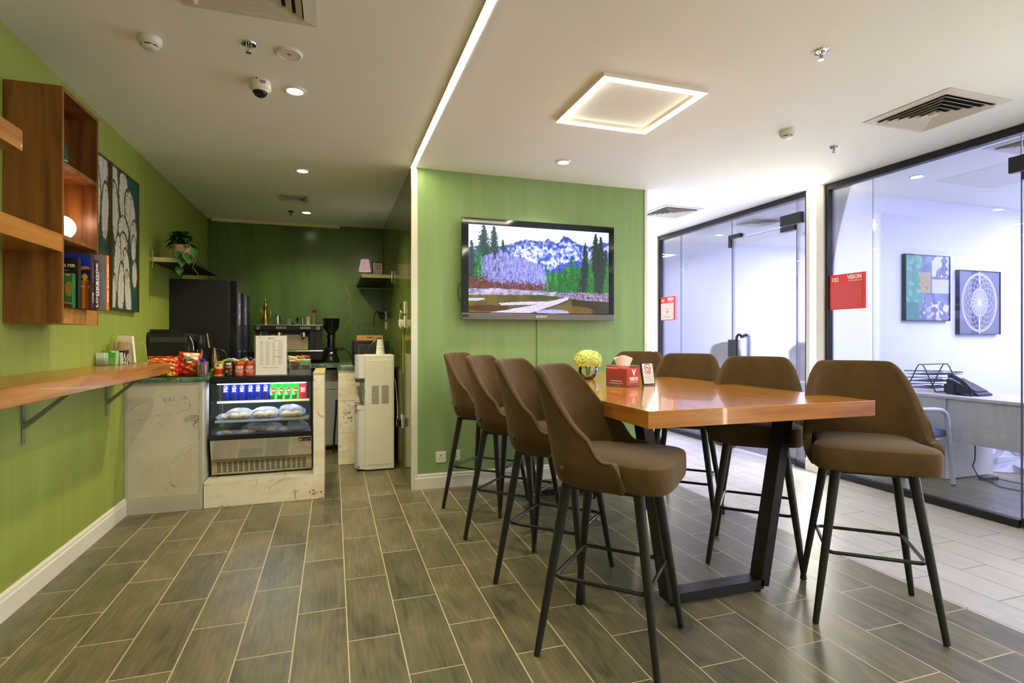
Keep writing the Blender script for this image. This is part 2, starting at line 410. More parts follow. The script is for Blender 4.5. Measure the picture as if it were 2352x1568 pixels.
struct('wall_office_north', bx(XG + .05, XE, 6.98, 7.06, 0, H), OFFW)
struct('wall_office_end', bx(XG + .05, XE, YE, YE + .1, 0, H), OFFW)
# white corner profile between the divider and the tv wall, and the one at the far end of the tv wall
struct('trim_1', bx(0.632, 0.685, YT - .012, YT + .004, 0, H - .004), TRIMW)
struct('trim_2', bx(2.905, 2.935, YT - .008, YT + .14, 0, H - .004), WHITE)
struct('trim_7', bx(-1.40, .08, 7.405, YK - .001, H - .036, H - .001), mat('light_band_cream', srgb((236, 226, 170)), .3))  # strip added for a bright ceiling band, upright so it catches light
def base_profile(bm, p0, p1, n, h=0.125, t=0.016):
    """skirting from p0 to p1 (2D), n = direction into the room"""
    prof = [(0, 0), (t, 0), (t, h * .72), (t * .7, h * .80), (t * .7, h * .9), (t * .35, h), (0, h)]
    A = [bm.verts.new((p0[0] + n[0] * a, p0[1] + n[1] * a, b)) for a, b in prof]
    B = [bm.verts.new((p1[0] + n[0] * a, p1[1] + n[1] * a, b)) for a, b in prof]
    bm.faces.new(A); bm.faces.new(B[::-1])
    for i in range(len(prof)):
        j = (i + 1) % len(prof); bm.faces.new((A[i], B[i], B[j], A[j]))
    return bm
struct('baseboard_left', base_profile(NB(), (XL, YB), (XL, 4.67), (1, 0)), TRIMW)
struct('baseboard_tv', base_profile(NB(), (0.66, YT), (2.90, YT), (0, -1), 0.13), TRIMW)
struct('baseboard_corridor', base_profile(NB(), (2.91, YT + .14), (2.91, YE), (1, 0)), TRIMW)

# ---- glass fronts of the offices
def slab(x0, x1, y0, y1, z0, z1): return bx(x0, x1, y0, y1, z0, z1)
FX0, FX1 = XG - .03, XG + .03
def glass_front(name, y0, y1, seams, skip=None):
    w_ = struct(name, bx(FX0, FX1, y0, y1, H - .058, H - .002), BLACK)
    if skip:
        struct('bottom_rail', bx(FX0, FX1, skip[1], y1, 0, .055), BLACK, w_)
        if skip[0] > y0: struct('bottom_rail', bx(FX0, FX1, y0, skip[0], 0, .055), BLACK, w_)
    else: struct('bottom_rail', bx(FX0, FX1, y0, y1, 0, .055), BLACK, w_)
    struct('jamb', bx(FX0, FX1, y0, y0 + .032, .055, H - .058), BLACK, w_)
    struct('jamb', bx(FX0, FX1, y1 - .032, y1, .055, H - .058), BLACK, w_)
    for a, b, z0, z1 in seams:
        struct('glass_pane', bx(XG - .005, XG + .005, a, b, z0, z1), GLASS, w_)
    return w_
win1 = glass_front('window_1', 1.40, 4.0, [(2.463, 3.535, .05, H - .055), (3.541, 3.97, .05, H - .055), (1.43, 1.50, .05, H - .055), (1.506, 2.457, 2.44, H - .055)], skip=(1.50, 2.46))
win4 = glass_front('window_4', -1.40, 1.20, [(-1.37, .1, .05, H - .055), (.106, 1.17, .05, H - .055)])
win2 = glass_front('window_2', 4.20, 6.80, [(5.31, 6.30, .05, H - .055), (6.306, 6.77, .05, H - .055), (4.23, 4.355, .05, H - .055), (4.365, 5.30, 2.455, H - .055)], skip=(4.36, 5.305))
win3 = glass_front('window_3', 7.08, YE - .02, [(7.11, 8.5, .05, H - .055), (8.506, YE - .05, .05, H - .055)])
SEAM = mat('glass_edge', srgb((92, 98, 112)), 0.3)
def glass_door(name, y0, y1, top, hinge_hi):
    """hinged at y_hinge; black patch fittings, lock block and tubular pull"""
    d = struct(name, bx(XG - .005, XG + .005, y0, y1, .012, top), GLASS)
    for yy in (y0, y1): struct('glass_edge', bx(XG - .0052, XG + .0052, yy - .0022, yy + .0022, .012, top), SEAM, d)
    struct('glass_edge', bx(XG - .0052, XG + .0052, y0, y1, top - .002, top + .002), SEAM, d)
    yh, yl = (y0, y1) if hinge_hi else (y1, y0); s = 1 if hinge_hi else -1
    t = .021
    # top patch at the pivot: block over two halves; patch at the lock side, an L on the fixed glass
    def bb(ya, yb, za, zb): return bx(XG - t, XG + t, min(ya, yb), max(ya, yb), za, zb, bev=.003)
    struct('patch_fitting', bb(yh - s * .07, yh + s * .20, top + .055 - .05, top + .115), BLACK, d)
    struct('hinge', bb(yh + s * .004, yh + s * .20, top - .055, top - .003), BLACK, d)
    struct('patch_fitting', bb(yl + s * .05, yl - s * .15, top + .006, top + .055), BLACK, d)
    struct('patch_fitting', bb(yl + s * .004, yl + s * .05, top - .09, top + .007), BLACK, d)
    struct('hinge', bb(yh + s * .005, yh + s * .16, .012, .07), BLACK, d)
    struct('lock', bb(yl + s * .055, yl - s * .075, 1.075, 1.275), BLACK, d)
    for sx in (-1, 1):
        x = XG + sx * .06; yc = yl - s * .16
        pts = [(XG + sx * .006, yc, 1.02)] 
        b = NB(); tube(b, [(XG + sx * .004, yc, .72), (x, yc, .72)] , .012); 
        pts = [(XG + sx * .004, yc, 1.30), (XG + sx * .02, yc, 1.328), (XG + sx * .045, yc, 1.335), (x + sx * .012, yc, 1.315), (x + sx * .018, yc, 1.28), (x + sx * .018, yc, .76), (x, yc, .72), (XG + sx * .004, yc, .71)]
        tube(b, pts, .016); struct('handle', b, BLACK, d, smooth=50)
    return d
door1 = glass_door('door_1', 1.506, 2.457, 2.43, False)
door2 = glass_door('door_2', 4.362, 5.302, 2.45, True)
for w_, ys in ((win1, (3.538, 2.460, 1.503)), (win2, (6.303, 5.306, 4.358)), (win3, (8.503,))):
    for yy in ys: struct('glass_joint', bx(XG - .0052, XG + .0052, yy - .0018, yy + .0018, .05, H - .055), SEAM, w_)

# ---- pilasters between the glass fronts, each with a recessed vertical light line
def pilaster(n, y0, y1, l0, l1, lab):
    b = NB(); box(b, XG - .05, XG + .05, y0, l0, 0, H - .002); box(b, XG - .05, XG + .05, l1, y1, 0, H - .002); box(b, XG - .022, XG + .05, l0, l1, 0, H - .002)
    p = struct('trim_%d' % n, b, TRIMW)
    struct('plinth', bx(XG - .064, XG - .05, y0, y1, 0, .12, bev=.004), TRIMW, p)
    t = thing('led_strip_light', lab, 'light', (XG - .03, (l0 + l1) / 2, .125))
    obj('housing', bx(XG - .034, XG - .024, l0 + .001, l1 - .001, .125, H - .01), mat('aluminium_channel', (.8, .8, .8), .4, .3), t)
    obj('diffuser', bx(XG - .046, XG - .034, l0 + .004, l1 - .004, .127, H - .012), emis('led_white', (1, .95, .80), PILLAR_LED), t)
pilaster(3, 4.0, 4.20, 4.085, 4.155, 'vertical LED light line on the white pillar between the two glass offices')
pilaster(5, 1.20, 1.40, 1.265, 1.335, 'added out-of-view LED light line on the pillar nearest the viewer, right of the near office door')  # light line added out of view to brighten the ceiling
pilaster(6, -1.60, -1.40, -1.535, -1.465, 'added out-of-view LED light line on the pillar behind the viewer')  # also added: unseen light line that lifts the ceiling
pilaster(4, 6.80, 7.08, 6.87, 6.93, 'vertical LED light line on the far pillar beside the green TV wall edge')
# ================================================================ CEILING FITTINGS
LEDM = emis('led_line_white', (1, .90, .56), LED_LINE)
t = thing('led_line_light', 'long white LED light line running along the ceiling to the TV wall corner', 'light', (0.645, 1.0, H))
obj('channel', bx(0.622, 0.668, YB + .05, YT - .012, H - .010, H), mat('aluminium_channel', (.8, .8, .8), .4, .3), t)
obj('diffuser', bx(0.630, 0.660, YB + .05, YT - .012, H - .012, H - .0095), LEDM, t)
def led_frame(cx, cy, lab, s=.34):
    t = thing('led_frame_light', lab, 'light', (cx, cy, H), 'square LED frame lights')
    b = NB(); q = [(-s, s, -s, -s + .045), (-s, s, s - .045, s), (-s, -s + .045, -s + .045, s - .045), (s - .045, s, -s + .045, s - .045)]
    for x0, x1, y0, y1 in q: box(b, cx + x0, cx + x1, cy + y0, cy + y1, H - .022, H)
    obj('frame', b, TRIMW, t)
    b = NB()
    for x0, x1, y0, y1 in q: box(b, cx + x0 + (.004 if x0 == -s else 0), cx + x1 - (.004 if x1 == s else 0), cy + y0 + (.004 if y0 == -s else 0), cy + y1 - (.004 if y1 == s else 0), H - .024, H - .022)
    obj('diffuser', b, emis('led_frame_white', (1, .95, .74), LED_FRAME), t)
led_frame(1.745, 3.015, 'square white LED frame light on the ceiling above the bar table')
led_frame(1.745, .3, 'added unseen LED frame light on the ceiling nearer than the bar table')  # extra frame overhead, added as room fill, out of view
led_frame(1.745, -1.6, 'added unseen LED frame light on the ceiling behind the viewer')  # unseen copy of the table frame, added for more light
def downlight(cx, cy, lab, e=9, col=WARM, glow=9, r=.042):
    t = thing('downlight', lab, 'light', (cx, cy, H), 'round recessed downlights')
    obj('trim_ring', lathe(NB(), [(r, -.001), (r + .004, -.010), (r + .018, -.008), (r + .022, 0)], (cx, cy, H), 32), TRIMW, t, smooth=60)
    obj('lens', cyl(NB(), (cx, cy, H), r + .001, -.007, -.002, 32), emis('lens_%d' % int(glow * 10 + col[2] * 7), col, glow), t)
    lamp('downlight_lamp', 'SPOT', (cx, cy, H - .03), e, col, .04, (0, 0, 0), 130, parent=t)
downlight(-.213, 3.439, 'round downlight beside the dome camera on the ceiling', 16)
downlight(-.251, 5.065, 'round downlight above the kitchen display fridge', 32)
downlight(-.292, 6.74, 'small round downlight at the back of the kitchen ceiling', 14)
downlight(1.804, 4.145, 'round downlight on the ceiling in front of the TV wall', 16, NEUT)
downlight(4.985, 3.529, 'round downlight inside the near glass office', 5, COOL, 14)
downlight(7.22, 3.7, 'small round downlight deep in the near glass office', 5, COOL, 8)
downlight(5.15, 6.402, 'round downlight inside the far glass office', 8, COOL, 6)
def fill_panel(cx, cy, e, lab):  # unseen fill panels added to bring the offices up to brightness
    t = thing('added_fill_panel', lab, 'light', (cx, cy, H))
    obj('frame', bx(cx - .31, cx + .31, cy - .31, cy + .31, H - .012, H, bev=.003), WHITE, t)
    obj('diffuser', bx(cx - .285, cx + .285, cy - .285, cy + .285, H - .015, H - .012), emis('fill_panel_white', COOL, 5), t)
    lamp('fill_panel_lamp', 'AREA', (cx, cy, H - .03), e, COOL, .56, size_y=.56, parent=t)
fill_panel(6.5, 2.0, 22, 'added square fill light on the near office ceiling, beyond the frame')
fill_panel(7.9, 3.0, 10, 'added square fill light over the far side of the near office')
fill_panel(7.4, 5.5, 135, 'added square fill light on the ceiling of the far glass office')
fill_panel(6.3, 8.5, 60, 'added square fill light on the ceiling of the farthest office')
fill_panel(6.5, -.6, 60, 'added square fill light in the office behind the viewer')
led_frame(3.7, -1.2, 'added unseen LED frame light on the hall ceiling behind the viewer')  # added hall fill light, never in view
led_frame(3.7, 8.4, 'added unseen LED frame light at the far end of the corridor')  # added corridor fill light, hidden by the TV wall

def ac_vent(cx, cy, s, lab, rows=5, m=None, dark=None, group='square ceiling air vents'):
    m = m or mat('vent_white', srgb((214, 208, 196)), .5)
    t = thing('ceiling_vent', lab, 'vent', (cx, cy, H), group)
    def ring(b, o, i, zo, zi, th=.002):
        A = [[bm_v(b, cx + sx * o, cy + sy * o, zo) for sx, sy in ((-1, -1), (1, -1), (1, 1), (-1, 1))],
             [bm_v(b, cx + sx * i, cy + sy * i, zi) for sx, sy in ((-1, -1), (1, -1), (1, 1), (-1, 1))]]
        B = [[bm_v(b, v.co.x, v.co.y, v.co.z + th) for v in r] for r in A]
        for k in range(4):
            j = (k + 1) % 4
            b.faces.new((A[0][k], A[0][j], A[1][j], A[1][k])); b.faces.new((B[0][k], B[1][k], B[1][j], B[0][j]))
            b.faces.new((A[0][k], B[0][k], B[0][j], A[0][j])); b.faces.new((A[1][k], A[1][j], B[1][j], B[1][k]))
    def bm_v(b, *c): return b.verts.new(c)
    b = NB(); ring(b, s, s * .80, H - .004, H - .010); obj('frame', b, m, t)
    obj('duct', bx(cx - s * .8, cx + s * .8, cy - s * .8, cy + s * .8, H - .0015, H + .001), dark or mat('duct_dark', (.01, .01, .01), .9), t)
    b = NB(); st = s * .80 / (rows + .5)
    for k in range(rows):
        o = s * .80 - k * st; ring(b, o - st * .12, o - st * .80, H - .024, H - .004)
    o = st * 1.0; box(b, cx - o * .5, cx + o * .5, cy - o * .5, cy + o * .5, H - .024, H - .010)
    obj('louvres', b, m, t)
ac_vent(3.67, 2.49, .275, 'square air vent on the ceiling nearest the near glass office')
ac_vent(3.70, 5.40, .26, 'square air vent on the corridor ceiling beyond the TV wall')
ac_vent(-.345, 2.43, .275, 'square air vent at the top left of the ceiling')
ac_vent(4.98, 2.62, .24, 'square air vent inside the near glass office')
ac_vent(5.05, 5.55, .23, 'square air vent inside the far glass office')
ac_vent(-.39, 6.10, .15, 'small square exhaust vent on the kitchen ceiling', rows=4)
obj_ = bx(5.3, 6.1, 2.9, 3.6, H - .002, H); o = obj('access_panel', obj_, mat('panel_paint', srgb((226, 226, 216)), .8), at=(5.7, 3.25, H)); tag(o, 'flat access panel in the ceiling of the near glass office', 'panel')

def smoke(cx, cy, lab):
    t = thing('smoke_detector', lab, 'smoke detector', (cx, cy, H), 'white smoke detectors')
    m = mat('detector_white', srgb((222, 218, 208)), .4)
    obj('base', lathe(NB(), [(.052, 0), (.054, -.022), (.050, -.030)], (cx, cy, H), 32), m, t, smooth=40)
    obj('sensor_chamber', lathe(NB(), [(.036, -.028), (.036, -.046)], (cx, cy, H), 28), BLACKP, t)
    b = NB(); lathe(b, [(.049, -.028), (.044, -.036), (.038, -.038)], (cx, cy, H), 32); lathe(b, [(.038, -.044), (.030, -.052), (.012, -.054)], (cx, cy, H), 32)
    for k in range(6):
        a = k * math.pi / 3; box(b, cx + .036 * math.cos(a) - .003, cx + .036 * math.cos(a) + .003, cy + .036 * math.sin(a) - .003, cy + .036 * math.sin(a) + .003, H - .046, H - .034)
    obj('cap', b, m, t, smooth=40)
smoke(-.844, 3.06, 'white smoke detector at the upper left of the ceiling')
smoke(3.03, 3.04, 'white smoke detector right of the square LED frame')
smoke(6.15, 5.86, 'white smoke detector inside the far glass office')
def sprinkler(cx, cy, lab, red=False, dark=False):
    t = thing('fire_sprinkler', lab, 'sprinkler', (cx, cy, H), 'ceiling fire sprinklers')
    m = STEEL if not dark else mat('tarnished_metal', (.08, .07, .05), .4, 1)
    obj('escutcheon', lathe(NB(), [(.012, -.006), (.026, -.004), (.034, -.006), (.037, 0)], (cx, cy, H), 28), CHROME if not dark else m, t, smooth=60)
    obj('bulb', cyl(NB(), (cx, cy, H), .003, -.036, -.010, 8), mat('red_bulb', (.5, .02, .01), .2) if red else m, t)
    b = NB()
    for s_ in (-1, 1): tube(b, [(cx + s_ * .011, cy, H - .006), (cx + s_ * .012, cy, H - .026), (cx + s_ * .004, cy, H - .040)], .0028, 6)
    lathe(b, [(.014, -.046), (.014, -.043), (.004, -.041), (.004, -.036)], (cx, cy, H), 16)
    obj('deflector', b, m, t, smooth=40)
sprinkler(-.396, 2.965, 'brass fire sprinkler left of the round ceiling cap')
sprinkler(2.347, 2.139, 'chrome fire sprinkler with red bulb, the nearer one on the right', True)
sprinkler(3.618, 3.183, 'chrome fire sprinkler with red bulb near the glass office front', True)
sprinkler(-.461, 6.749, 'dark fire sprinkler at the back of the kitchen ceiling', dark=True)
t = thing('ceiling_speaker', 'round flat white cover plate on the ceiling beside the sprinkler', 'ceiling plate', (-.213, 3.0, H))
obj('rim', lathe(NB(), [(.050, -.006), (.056, -.011), (.064, -.006), (.066, 0)], (-.213, 3.0, H), 36), mat('detector_white', srgb((222, 218, 208)), .4), t, smooth=60)
obj('plate', cyl(NB(), (-.213, 3.0, H), .051, -.007, -.002, 36), TRIMW, t)
obj('slot', bx(-.222, -.204, 2.997, 3.003, H - .009, H - .006, rot=RZ(35)), BLACKP, t)
t = thing('dome_camera', 'white dome security camera with black glossy dome on the ceiling', 'security camera', (-.393, 3.385, H))
c = (-.393, 3.385, H)
obj('housing', lathe(NB(), [(.056, 0), (.058, -.040), (.054, -.046), (.046, -.052)], c, 36), mat('camera_white', srgb((222, 220, 206)), .4), t, smooth=40)
obj('dome', lathe(NB(), [(.041 * math.cos(a), -.050 - .040 * math.sin(a)) for a in [i * math.pi / 2 / 8 for i in range(9)]], c, 32), mat('black_dome', (.006, .006, .006), .05), t, smooth=80)
b = NB(); lathe(b, [(.046, -.050), (.046, -.058), (.041, -.060)], c, 32); obj('dome_ring', b, mat('camera_white', (.8, .8, .8)), t, smooth=40)
obj('screw', cyl(NB(), (c[0] - .012, c[1] - .0565, H - .006), .004, -.002, .002, 10, 'y'), BLACKP, t)
obj('rating_label', bx(c[0] + .004, c[0] + .034, c[1] - .0572, c[1] - .0550, H - .030, H - .014), mat('print_grey', srgb((150, 148, 140)), .6), t)
# ================================================================ BAR TABLE
WOODT = streaky('varnished_oak', [srgb((156, 94, 28)), srgb((186, 122, 42)), srgb((202, 142, 56))], (14, 1.1, 14), 0.16, bump=0.02, dist=.6, coat=.4)
WOODS = streaky('shelf_plank_wood', [srgb((140, 88, 32)), srgb((170, 112, 46)), srgb((186, 130, 62))], (14, 1.1, 14), 0.26, bump=0.02, dist=.6, coat=.12)
WOODC = streaky('walnut_cabinet', [srgb((70, 38, 14)), srgb((124, 76, 30)), srgb((150, 98, 44))], (11, 11, .8), 0.38, bump=0.02, dist=.8)
TX0, TX1, TY0, TY1, TZ = 1.217, 2.458, 1.935, 4.45, 1.0
t = thing('bar_table', 'long high table with glossy oak top and black metal frame legs', 'table', ((TX0 + TX1) / 2, 3.2, 0))
obj('table_top', bx(TX0, TX1, TY0 + .002, TY1, TZ - .072, TZ, bev=.002), WOODT, t)
obj('edge_band', bx(TX0, TX1, TY0, TY0 + .0025, TZ - .072, TZ - .0005, bev=.0008), streaky('edge_oak', [srgb((150, 92, 30)), srgb((176, 114, 42)), srgb((190, 130, 54))], (1.3, 12, 16), .22, coat=.2), t)
def table_leg(yc):
    b = NB(); w_ = .026; hy = .042
    def bar(xa, za, xb, zb):
        d = Vector((xb - xa, 0, zb - za)).normalized(); n = Vector((-d.z, 0, d.x)) * w_
        prism(b, [(xa + n.x, za + n.z), (xa - n.x, za - n.z), (xb - n.x, zb - n.z), (xb + n.x, zb + n.z)], 'y', yc - hy, yc + hy)
    bar(1.405, .93, 1.556, .03); bar(2.262, .93, 2.096, .03)
    box(b, 1.56, 2.09, yc - hy, yc + hy, .018, .066)
    box(b, 1.37, 2.30, yc - hy - .01, yc + hy + .01, .916, .928)
    o = obj('leg_frame', b, BLACK, t)
    for x in (1.572, 2.078):
        obj('foot_pad', cyl(NB(), (x, yc - .01, 0), .018, .0, .02, 14), BLACKP, o)
table_leg(2.29); table_leg(4.16)

# ================================================================ BAR STOOLS
SUEDE = mat('brown_suede', srgb((86, 66, 38)), 0.92, bump=(120, .05), spec=.2, sheen=.12, var=(14, .10))
SEAM_M = mat('suede_seam', srgb((66, 50, 28)), .9, spec=.2)
LEGM = mat('charcoal_leg', srgb((44, 43, 40)), 0.38, .3)
def sstep(a, b_, x):
    x = min(1, max(0, (x - a) / (b_ - a))); return x * x * (3 - 2 * x)
def make_stool():
    t = thing('bar_stool', 'x', 'stool', (0, 0, 0), 'brown suede bar stools around the high table')
    W, YC, D = .246, .02, .200
    def top(s):
        a = abs(s); f = (1 - sstep(.23, .84, a)) ** 1.7
        z = .822 + .358 * f
        if a > .87: q = (a - .87) / .13; z = .705 + (z - .705) * math.sqrt(max(0, 1 - q * q)) + .004
        return z
    def plan(s):
        a = abs(s); sg = 1 if s > 0 else -1
        if a < .56:
            th = a / .56 * math.pi / 2
            return sg * W * math.sin(th) ** .80, YC + D * max(0, math.cos(th)) ** .72
        return sg * (W + .04 * (a - .56)), YC - (a - .56) / .44 * .135
    def shell(u, v, off=0):
        s = -1 + 2 * u; x, y = plan(s); zt = top(s); zb = .705
        z = zb + (zt - zb) * v
        # bowl: tuck in towards the bottom
        k = 1 - .14 * (1 - min(1, (z - zb) / .09)) ** 2
        x *= k; y = YC + (y - YC) * k if y > YC else y
        h = max(0, z - .80) / .38
        back = max(0, 1 - (abs(s) / .62) ** 2)
        y += h * (.085 + .02 * h) * (back * .8 + .2) ; x *= 1 - .07 * h
        n = Vector((x / W, max(0, (y - YC)) / D, 0)); n = n.normalized() if n.length > 0 else Vector((1, 0, 0))
        n2 = Vector((x, y, z)) + n * off
        return n2
    b = NB(); surf(b, lambda u, v: shell(u, v), 64, 14)
    o = obj('backrest', b, SUEDE, t, smooth=0)
    for p in o.data.polygons: p.use_smooth = True
    m = o.modifiers.new('thick', 'SOLIDIFY'); m.thickness = .036; m.offset = 0; m.use_rim = True
    m2 = o.modifiers.new('sub', 'SUBSURF'); m2.levels = 1; m2.render_levels = 2
    # piping along the rim
    b = NB(); pts = []
    for i in range(61):
        u = i / 60; p = shell(u, .955, .0185); pts.append(p)
    tube(b, pts[5:-5], .0018, 6); obj('piping', b, SEAM_M, o, smooth=60)
    # seat cushion
    def outl(k, z, n=44):
        r = []
        for i in range(n):
            a = 2 * math.pi * i / n; c_, s_ = math.cos(a), math.sin(a); e = 2 / 5.5
            px = math.copysign(abs(c_) ** e, c_); py = math.copysign(abs(s_) ** e, s_)
            y = -.042 + py * .232 * k; wd = .250 if y < -.12 else .250 - .034 * sstep(-.14, -.04, y)
            if z < .735: wd *= 1
            r.append((px * wd * k, y - (.01 if py < 0 else 0) * k, z))
        return r
    b = NB(); rings = []
    for k, z in [(.84, .704), (.955, .706), (.985, .712), (1, .728), (1.0, .772), (.994, .798), (.978, .807), (.93, .814), (.80, .822), (.55, .828), (.25, .830), (.08, .830)]:
        rings.append([b.verts.new(p) for p in outl(k, z)])
    for a, c_ in zip(rings, rings[1:]):
        for i in range(44): b.faces.new((a[i], a[(i + 1) % 44], c_[(i + 1) % 44], c_[i]))
    b.faces.new(rings[0][::-1]); b.faces.new(rings[-1])
    obj('seat', b, SUEDE, t, smooth=32)
    obj('seat_base', bx(-.15, .15, -.15, .15, .672, .694, bev=.004), BLACKP, t)
    for a, z in ((-66, .775), (66, .775), (-28, .79), (28, .79)):
        u = .5 + (a / 90 * .56) / 2; p = shell(u, (z - .70) / (top(-1 + 2 * u) - .70), .020)
        obj('button', ball(NB(), p, .011, .011, .011, 12), SUEDE, t, smooth=180)
    for sx in (-1, 1):
        for sy in (-1, 1):
            pts = [(sx * .150, sy * .150, .690), (sx * .178, sy * .178, .50), (sx * .208, sy * .208, .28), (sx * .245, sy * .245, .0)]
            A = Vector(pts[0]); Z = Vector(pts[3])
            b = NB(); tube(b, [A + (Z - A) * k for k in (0, .25, .5, .75, .995)], .0225, 16, r2=.0135)
            bmesh.ops.bisect_plane(b, geom=b.verts[:] + b.edges[:] + b.faces[:], plane_co=(0, 0, .0005), plane_no=(0, 0, 1), clear_inner=True)
            b2 = [e for e in b.edges if e.is_boundary]
            if b2: bmesh.ops.contextual_create(b, geom=b2)
            obj('leg', b, LEGM, t, smooth=40)
    k = .150 + .095 * (1 - .315 / .69) ; k -= .012; r = .03; pts = []
    for cx, cy, a0 in ((k - r, k - r, 0), (-(k - r), k - r, 90), (-(k - r), -(k - r), 180), (k - r, -(k - r), 270)):
        pts += arc((cx, cy, .315), r, a0, a0 + 90, 5)
    obj('footrest_ring', tube(NB(), pts, .0085, 10, closed=True), LEGM, t, smooth=60)
    return t
stool = make_stool()
spots = [
 (1.138, 2.090, 45, 'nearest brown suede bar stool on the left of the table, shown whole'),
 (1.160, 2.768, 45, 'brown suede bar stool second from the front on the left of the table'),
 (1.153, 3.440, 46, 'brown suede bar stool third from the front on the left of the table'),
 (1.140, 4.110, 46, 'brown suede bar stool at the far left, closest to the white wall sockets'),
 (2.430, 1.960, -40, 'nearest brown suede bar stool on the right of the table, facing the viewer'),
 (2.395, 2.640, -44, 'brown suede bar stool on the right of the table, second from the front'),
 (2.385, 3.330, -44, 'brown suede bar stool on the right of the table, third from the front'),
 (2.360, 4.000, -44, 'brown suede bar stool on the right, farthest back behind the framed sign')]
for i, (x, y, a, lab) in enumerate(spots):
    o = stool if i == 0 else copy_tree(stool)
    o.location = (x, y, 0); o.rotation_euler = (0, 0, R(a)); o['label'] = lab

# ================================================================ THINGS ON THE TABLE
RED = mat('sign_red', srgb((250, 56, 40)), 0.45); REDL = mat('sign_red_light', srgb((226, 70, 58)), .3)
PW = mat('print_white', srgb((244, 238, 232)), .5); PK = mat('print_black', srgb((30, 28, 30)), .5); PG = mat('print_grey', srgb((130, 128, 128)), .6)
PRED = mat('print_red', srgb((200, 40, 36)), .5)
def wordmark(parent, o, xd, yd, w_, mt):
    """blocky VISION over spaced WORKSPACE"""
    o = Vector(o); text('VISION', w_ * .30, o, xd, yd, mt, parent, bold=w_ * .012, sx=.92)
    text('W O R K S P A C E', w_ * .095, o - Vector(yd).normalized() * w_ * .19, xd, yd, mt, parent, sx=1.0)
# tissue box: acrylic box with a red printed sleeve, corner towards the viewer
a0 = (1.675, 2.965); ang = R(14)
t = thing('tissue_box', 'acrylic tissue box with red printed sleeve on the bar table', 'tissue box', (a0[0] + .06, a0[1] + .07, TZ))
ux = Vector((math.cos(R(2)), math.sin(R(2)), 0)); uy = Vector((-math.sin(R(2)), math.cos(R(2)), 0)); Wb, Db = .19, .135
# corner nearest the viewer sits between a narrow left face and a wider right face
cn = Vector((1.690, 2.925, TZ)); dr = Vector((math.cos(R(24)), math.sin(R(24)), 0)); dl = Vector((-math.sin(R(24)), math.cos(R(24)), 0))
ur = Vector((1.0, .0, 0)); 
def quadprism(b, c0, d1, l1, d2, l2, z0, z1, e=0):
    p = [c0 - d1 * e - d2 * e, c0 + d1 * (l1 + e) - d2 * e, c0 + d1 * (l1 + e) + d2 * (l2 + e), c0 - d1 * e + d2 * (l2 + e)]
    return prism(b, [(q.x, q.y) for q in p], 'z', z0, z1)
L1, L2 = .130, .150
obj('sleeve', quadprism(NB(), cn, dr, L1, dl, L2, TZ + .008, TZ + .108), RED, t)
obj('acrylic_cover', quadprism(NB(), cn, dr, L1, dl, L2, TZ + .0005, TZ + .128, .004), CLEAR, t)
b = NB()
def tis(u, v):
    a = u * 2 * math.pi; r = .018 + .030 * v ** .8 + .008 * math.sin(3 * a + 1) * v
    c0 = cn + dr * L1 * .5 + dl * L2 * .5
    return (c0.x + r * 1.25 * math.cos(a), c0.y + r * .55 * math.sin(a), TZ + .09 + v * .088 - .012 * math.cos(2 * a + .5) * v)
surf(b, tis, 28, 10, closed=True); obj('tissue', b, mat('tissue_paper', srgb((246, 240, 226)), .9), t, smooth=180)
up = Vector((0, 0, 1)); fr = cn + dr * L1 * .5 - dl * .0046
text('V', .052, fr + up * (TZ * 0 + .082), dr, up, PW, t, 'logo', bold=.0026)
wordmark(t, fr + up * .046, dr, up, .100, PW)
fl = cn + dl * L2 * .5 - dr * .0046
text('workspaces for you', .0105, fl + up * .034, -dl, up, PW, t); text('for more information visit us', .0085, fl + up * .020, -dl, up, PW, t)
# vase with hydrangea
vc = Vector((1.752, 3.58, TZ))
t = thing('glass_vase', 'round clear glass vase on white stones, on the bar table', 'vase', vc)
prof = [(.034, .0), (.042, .006), (.062, .028), (.072, .055), (.068, .084), (.056, .104), (.048, .112)]
b = NB(); rings = [[b.verts.new((vc.x + r * math.cos(k * math.pi / 18), vc.y + r * math.sin(k * math.pi / 18), vc.z + z + (.006 * math.sin(k * math.pi / 9) if z > .09 else 0))) for k in range(36)] for r, z in prof]
for p, q in zip(rings, rings[1:]):
    for k in range(36): b.faces.new((p[k], p[(k + 1) % 36], q[(k + 1) % 36], q[k]))
b.faces.new(rings[0][::-1]); obj('bowl', b, glassm('vase_glass', (.9, .93, .93), 1.3), t, smooth=180)
st = NB(); 
for k in range(26):
    a = random.random() * 6.28; r = .036 * math.sqrt(random.random()); ball(st, (vc.x + r * math.cos(a), vc.y + r * math.sin(a), vc.z + .012 + random.random() * .012), .009, .008, .006, 8)
o = obj('white_pebbles', st, mat('pebbles', srgb((214, 196, 178)), .7), t, smooth=180); o['kind'] = 'stuff'
t2 = thing('hydrangea_bouquet', 'pale yellow-green hydrangea ball in the round glass vase', 'flowers', (vc.x, vc.y, vc.z + .03))
HYD = mat('hydrangea_petal', srgb((226, 238, 140)), .7, var=(60, .18)); b = NB()
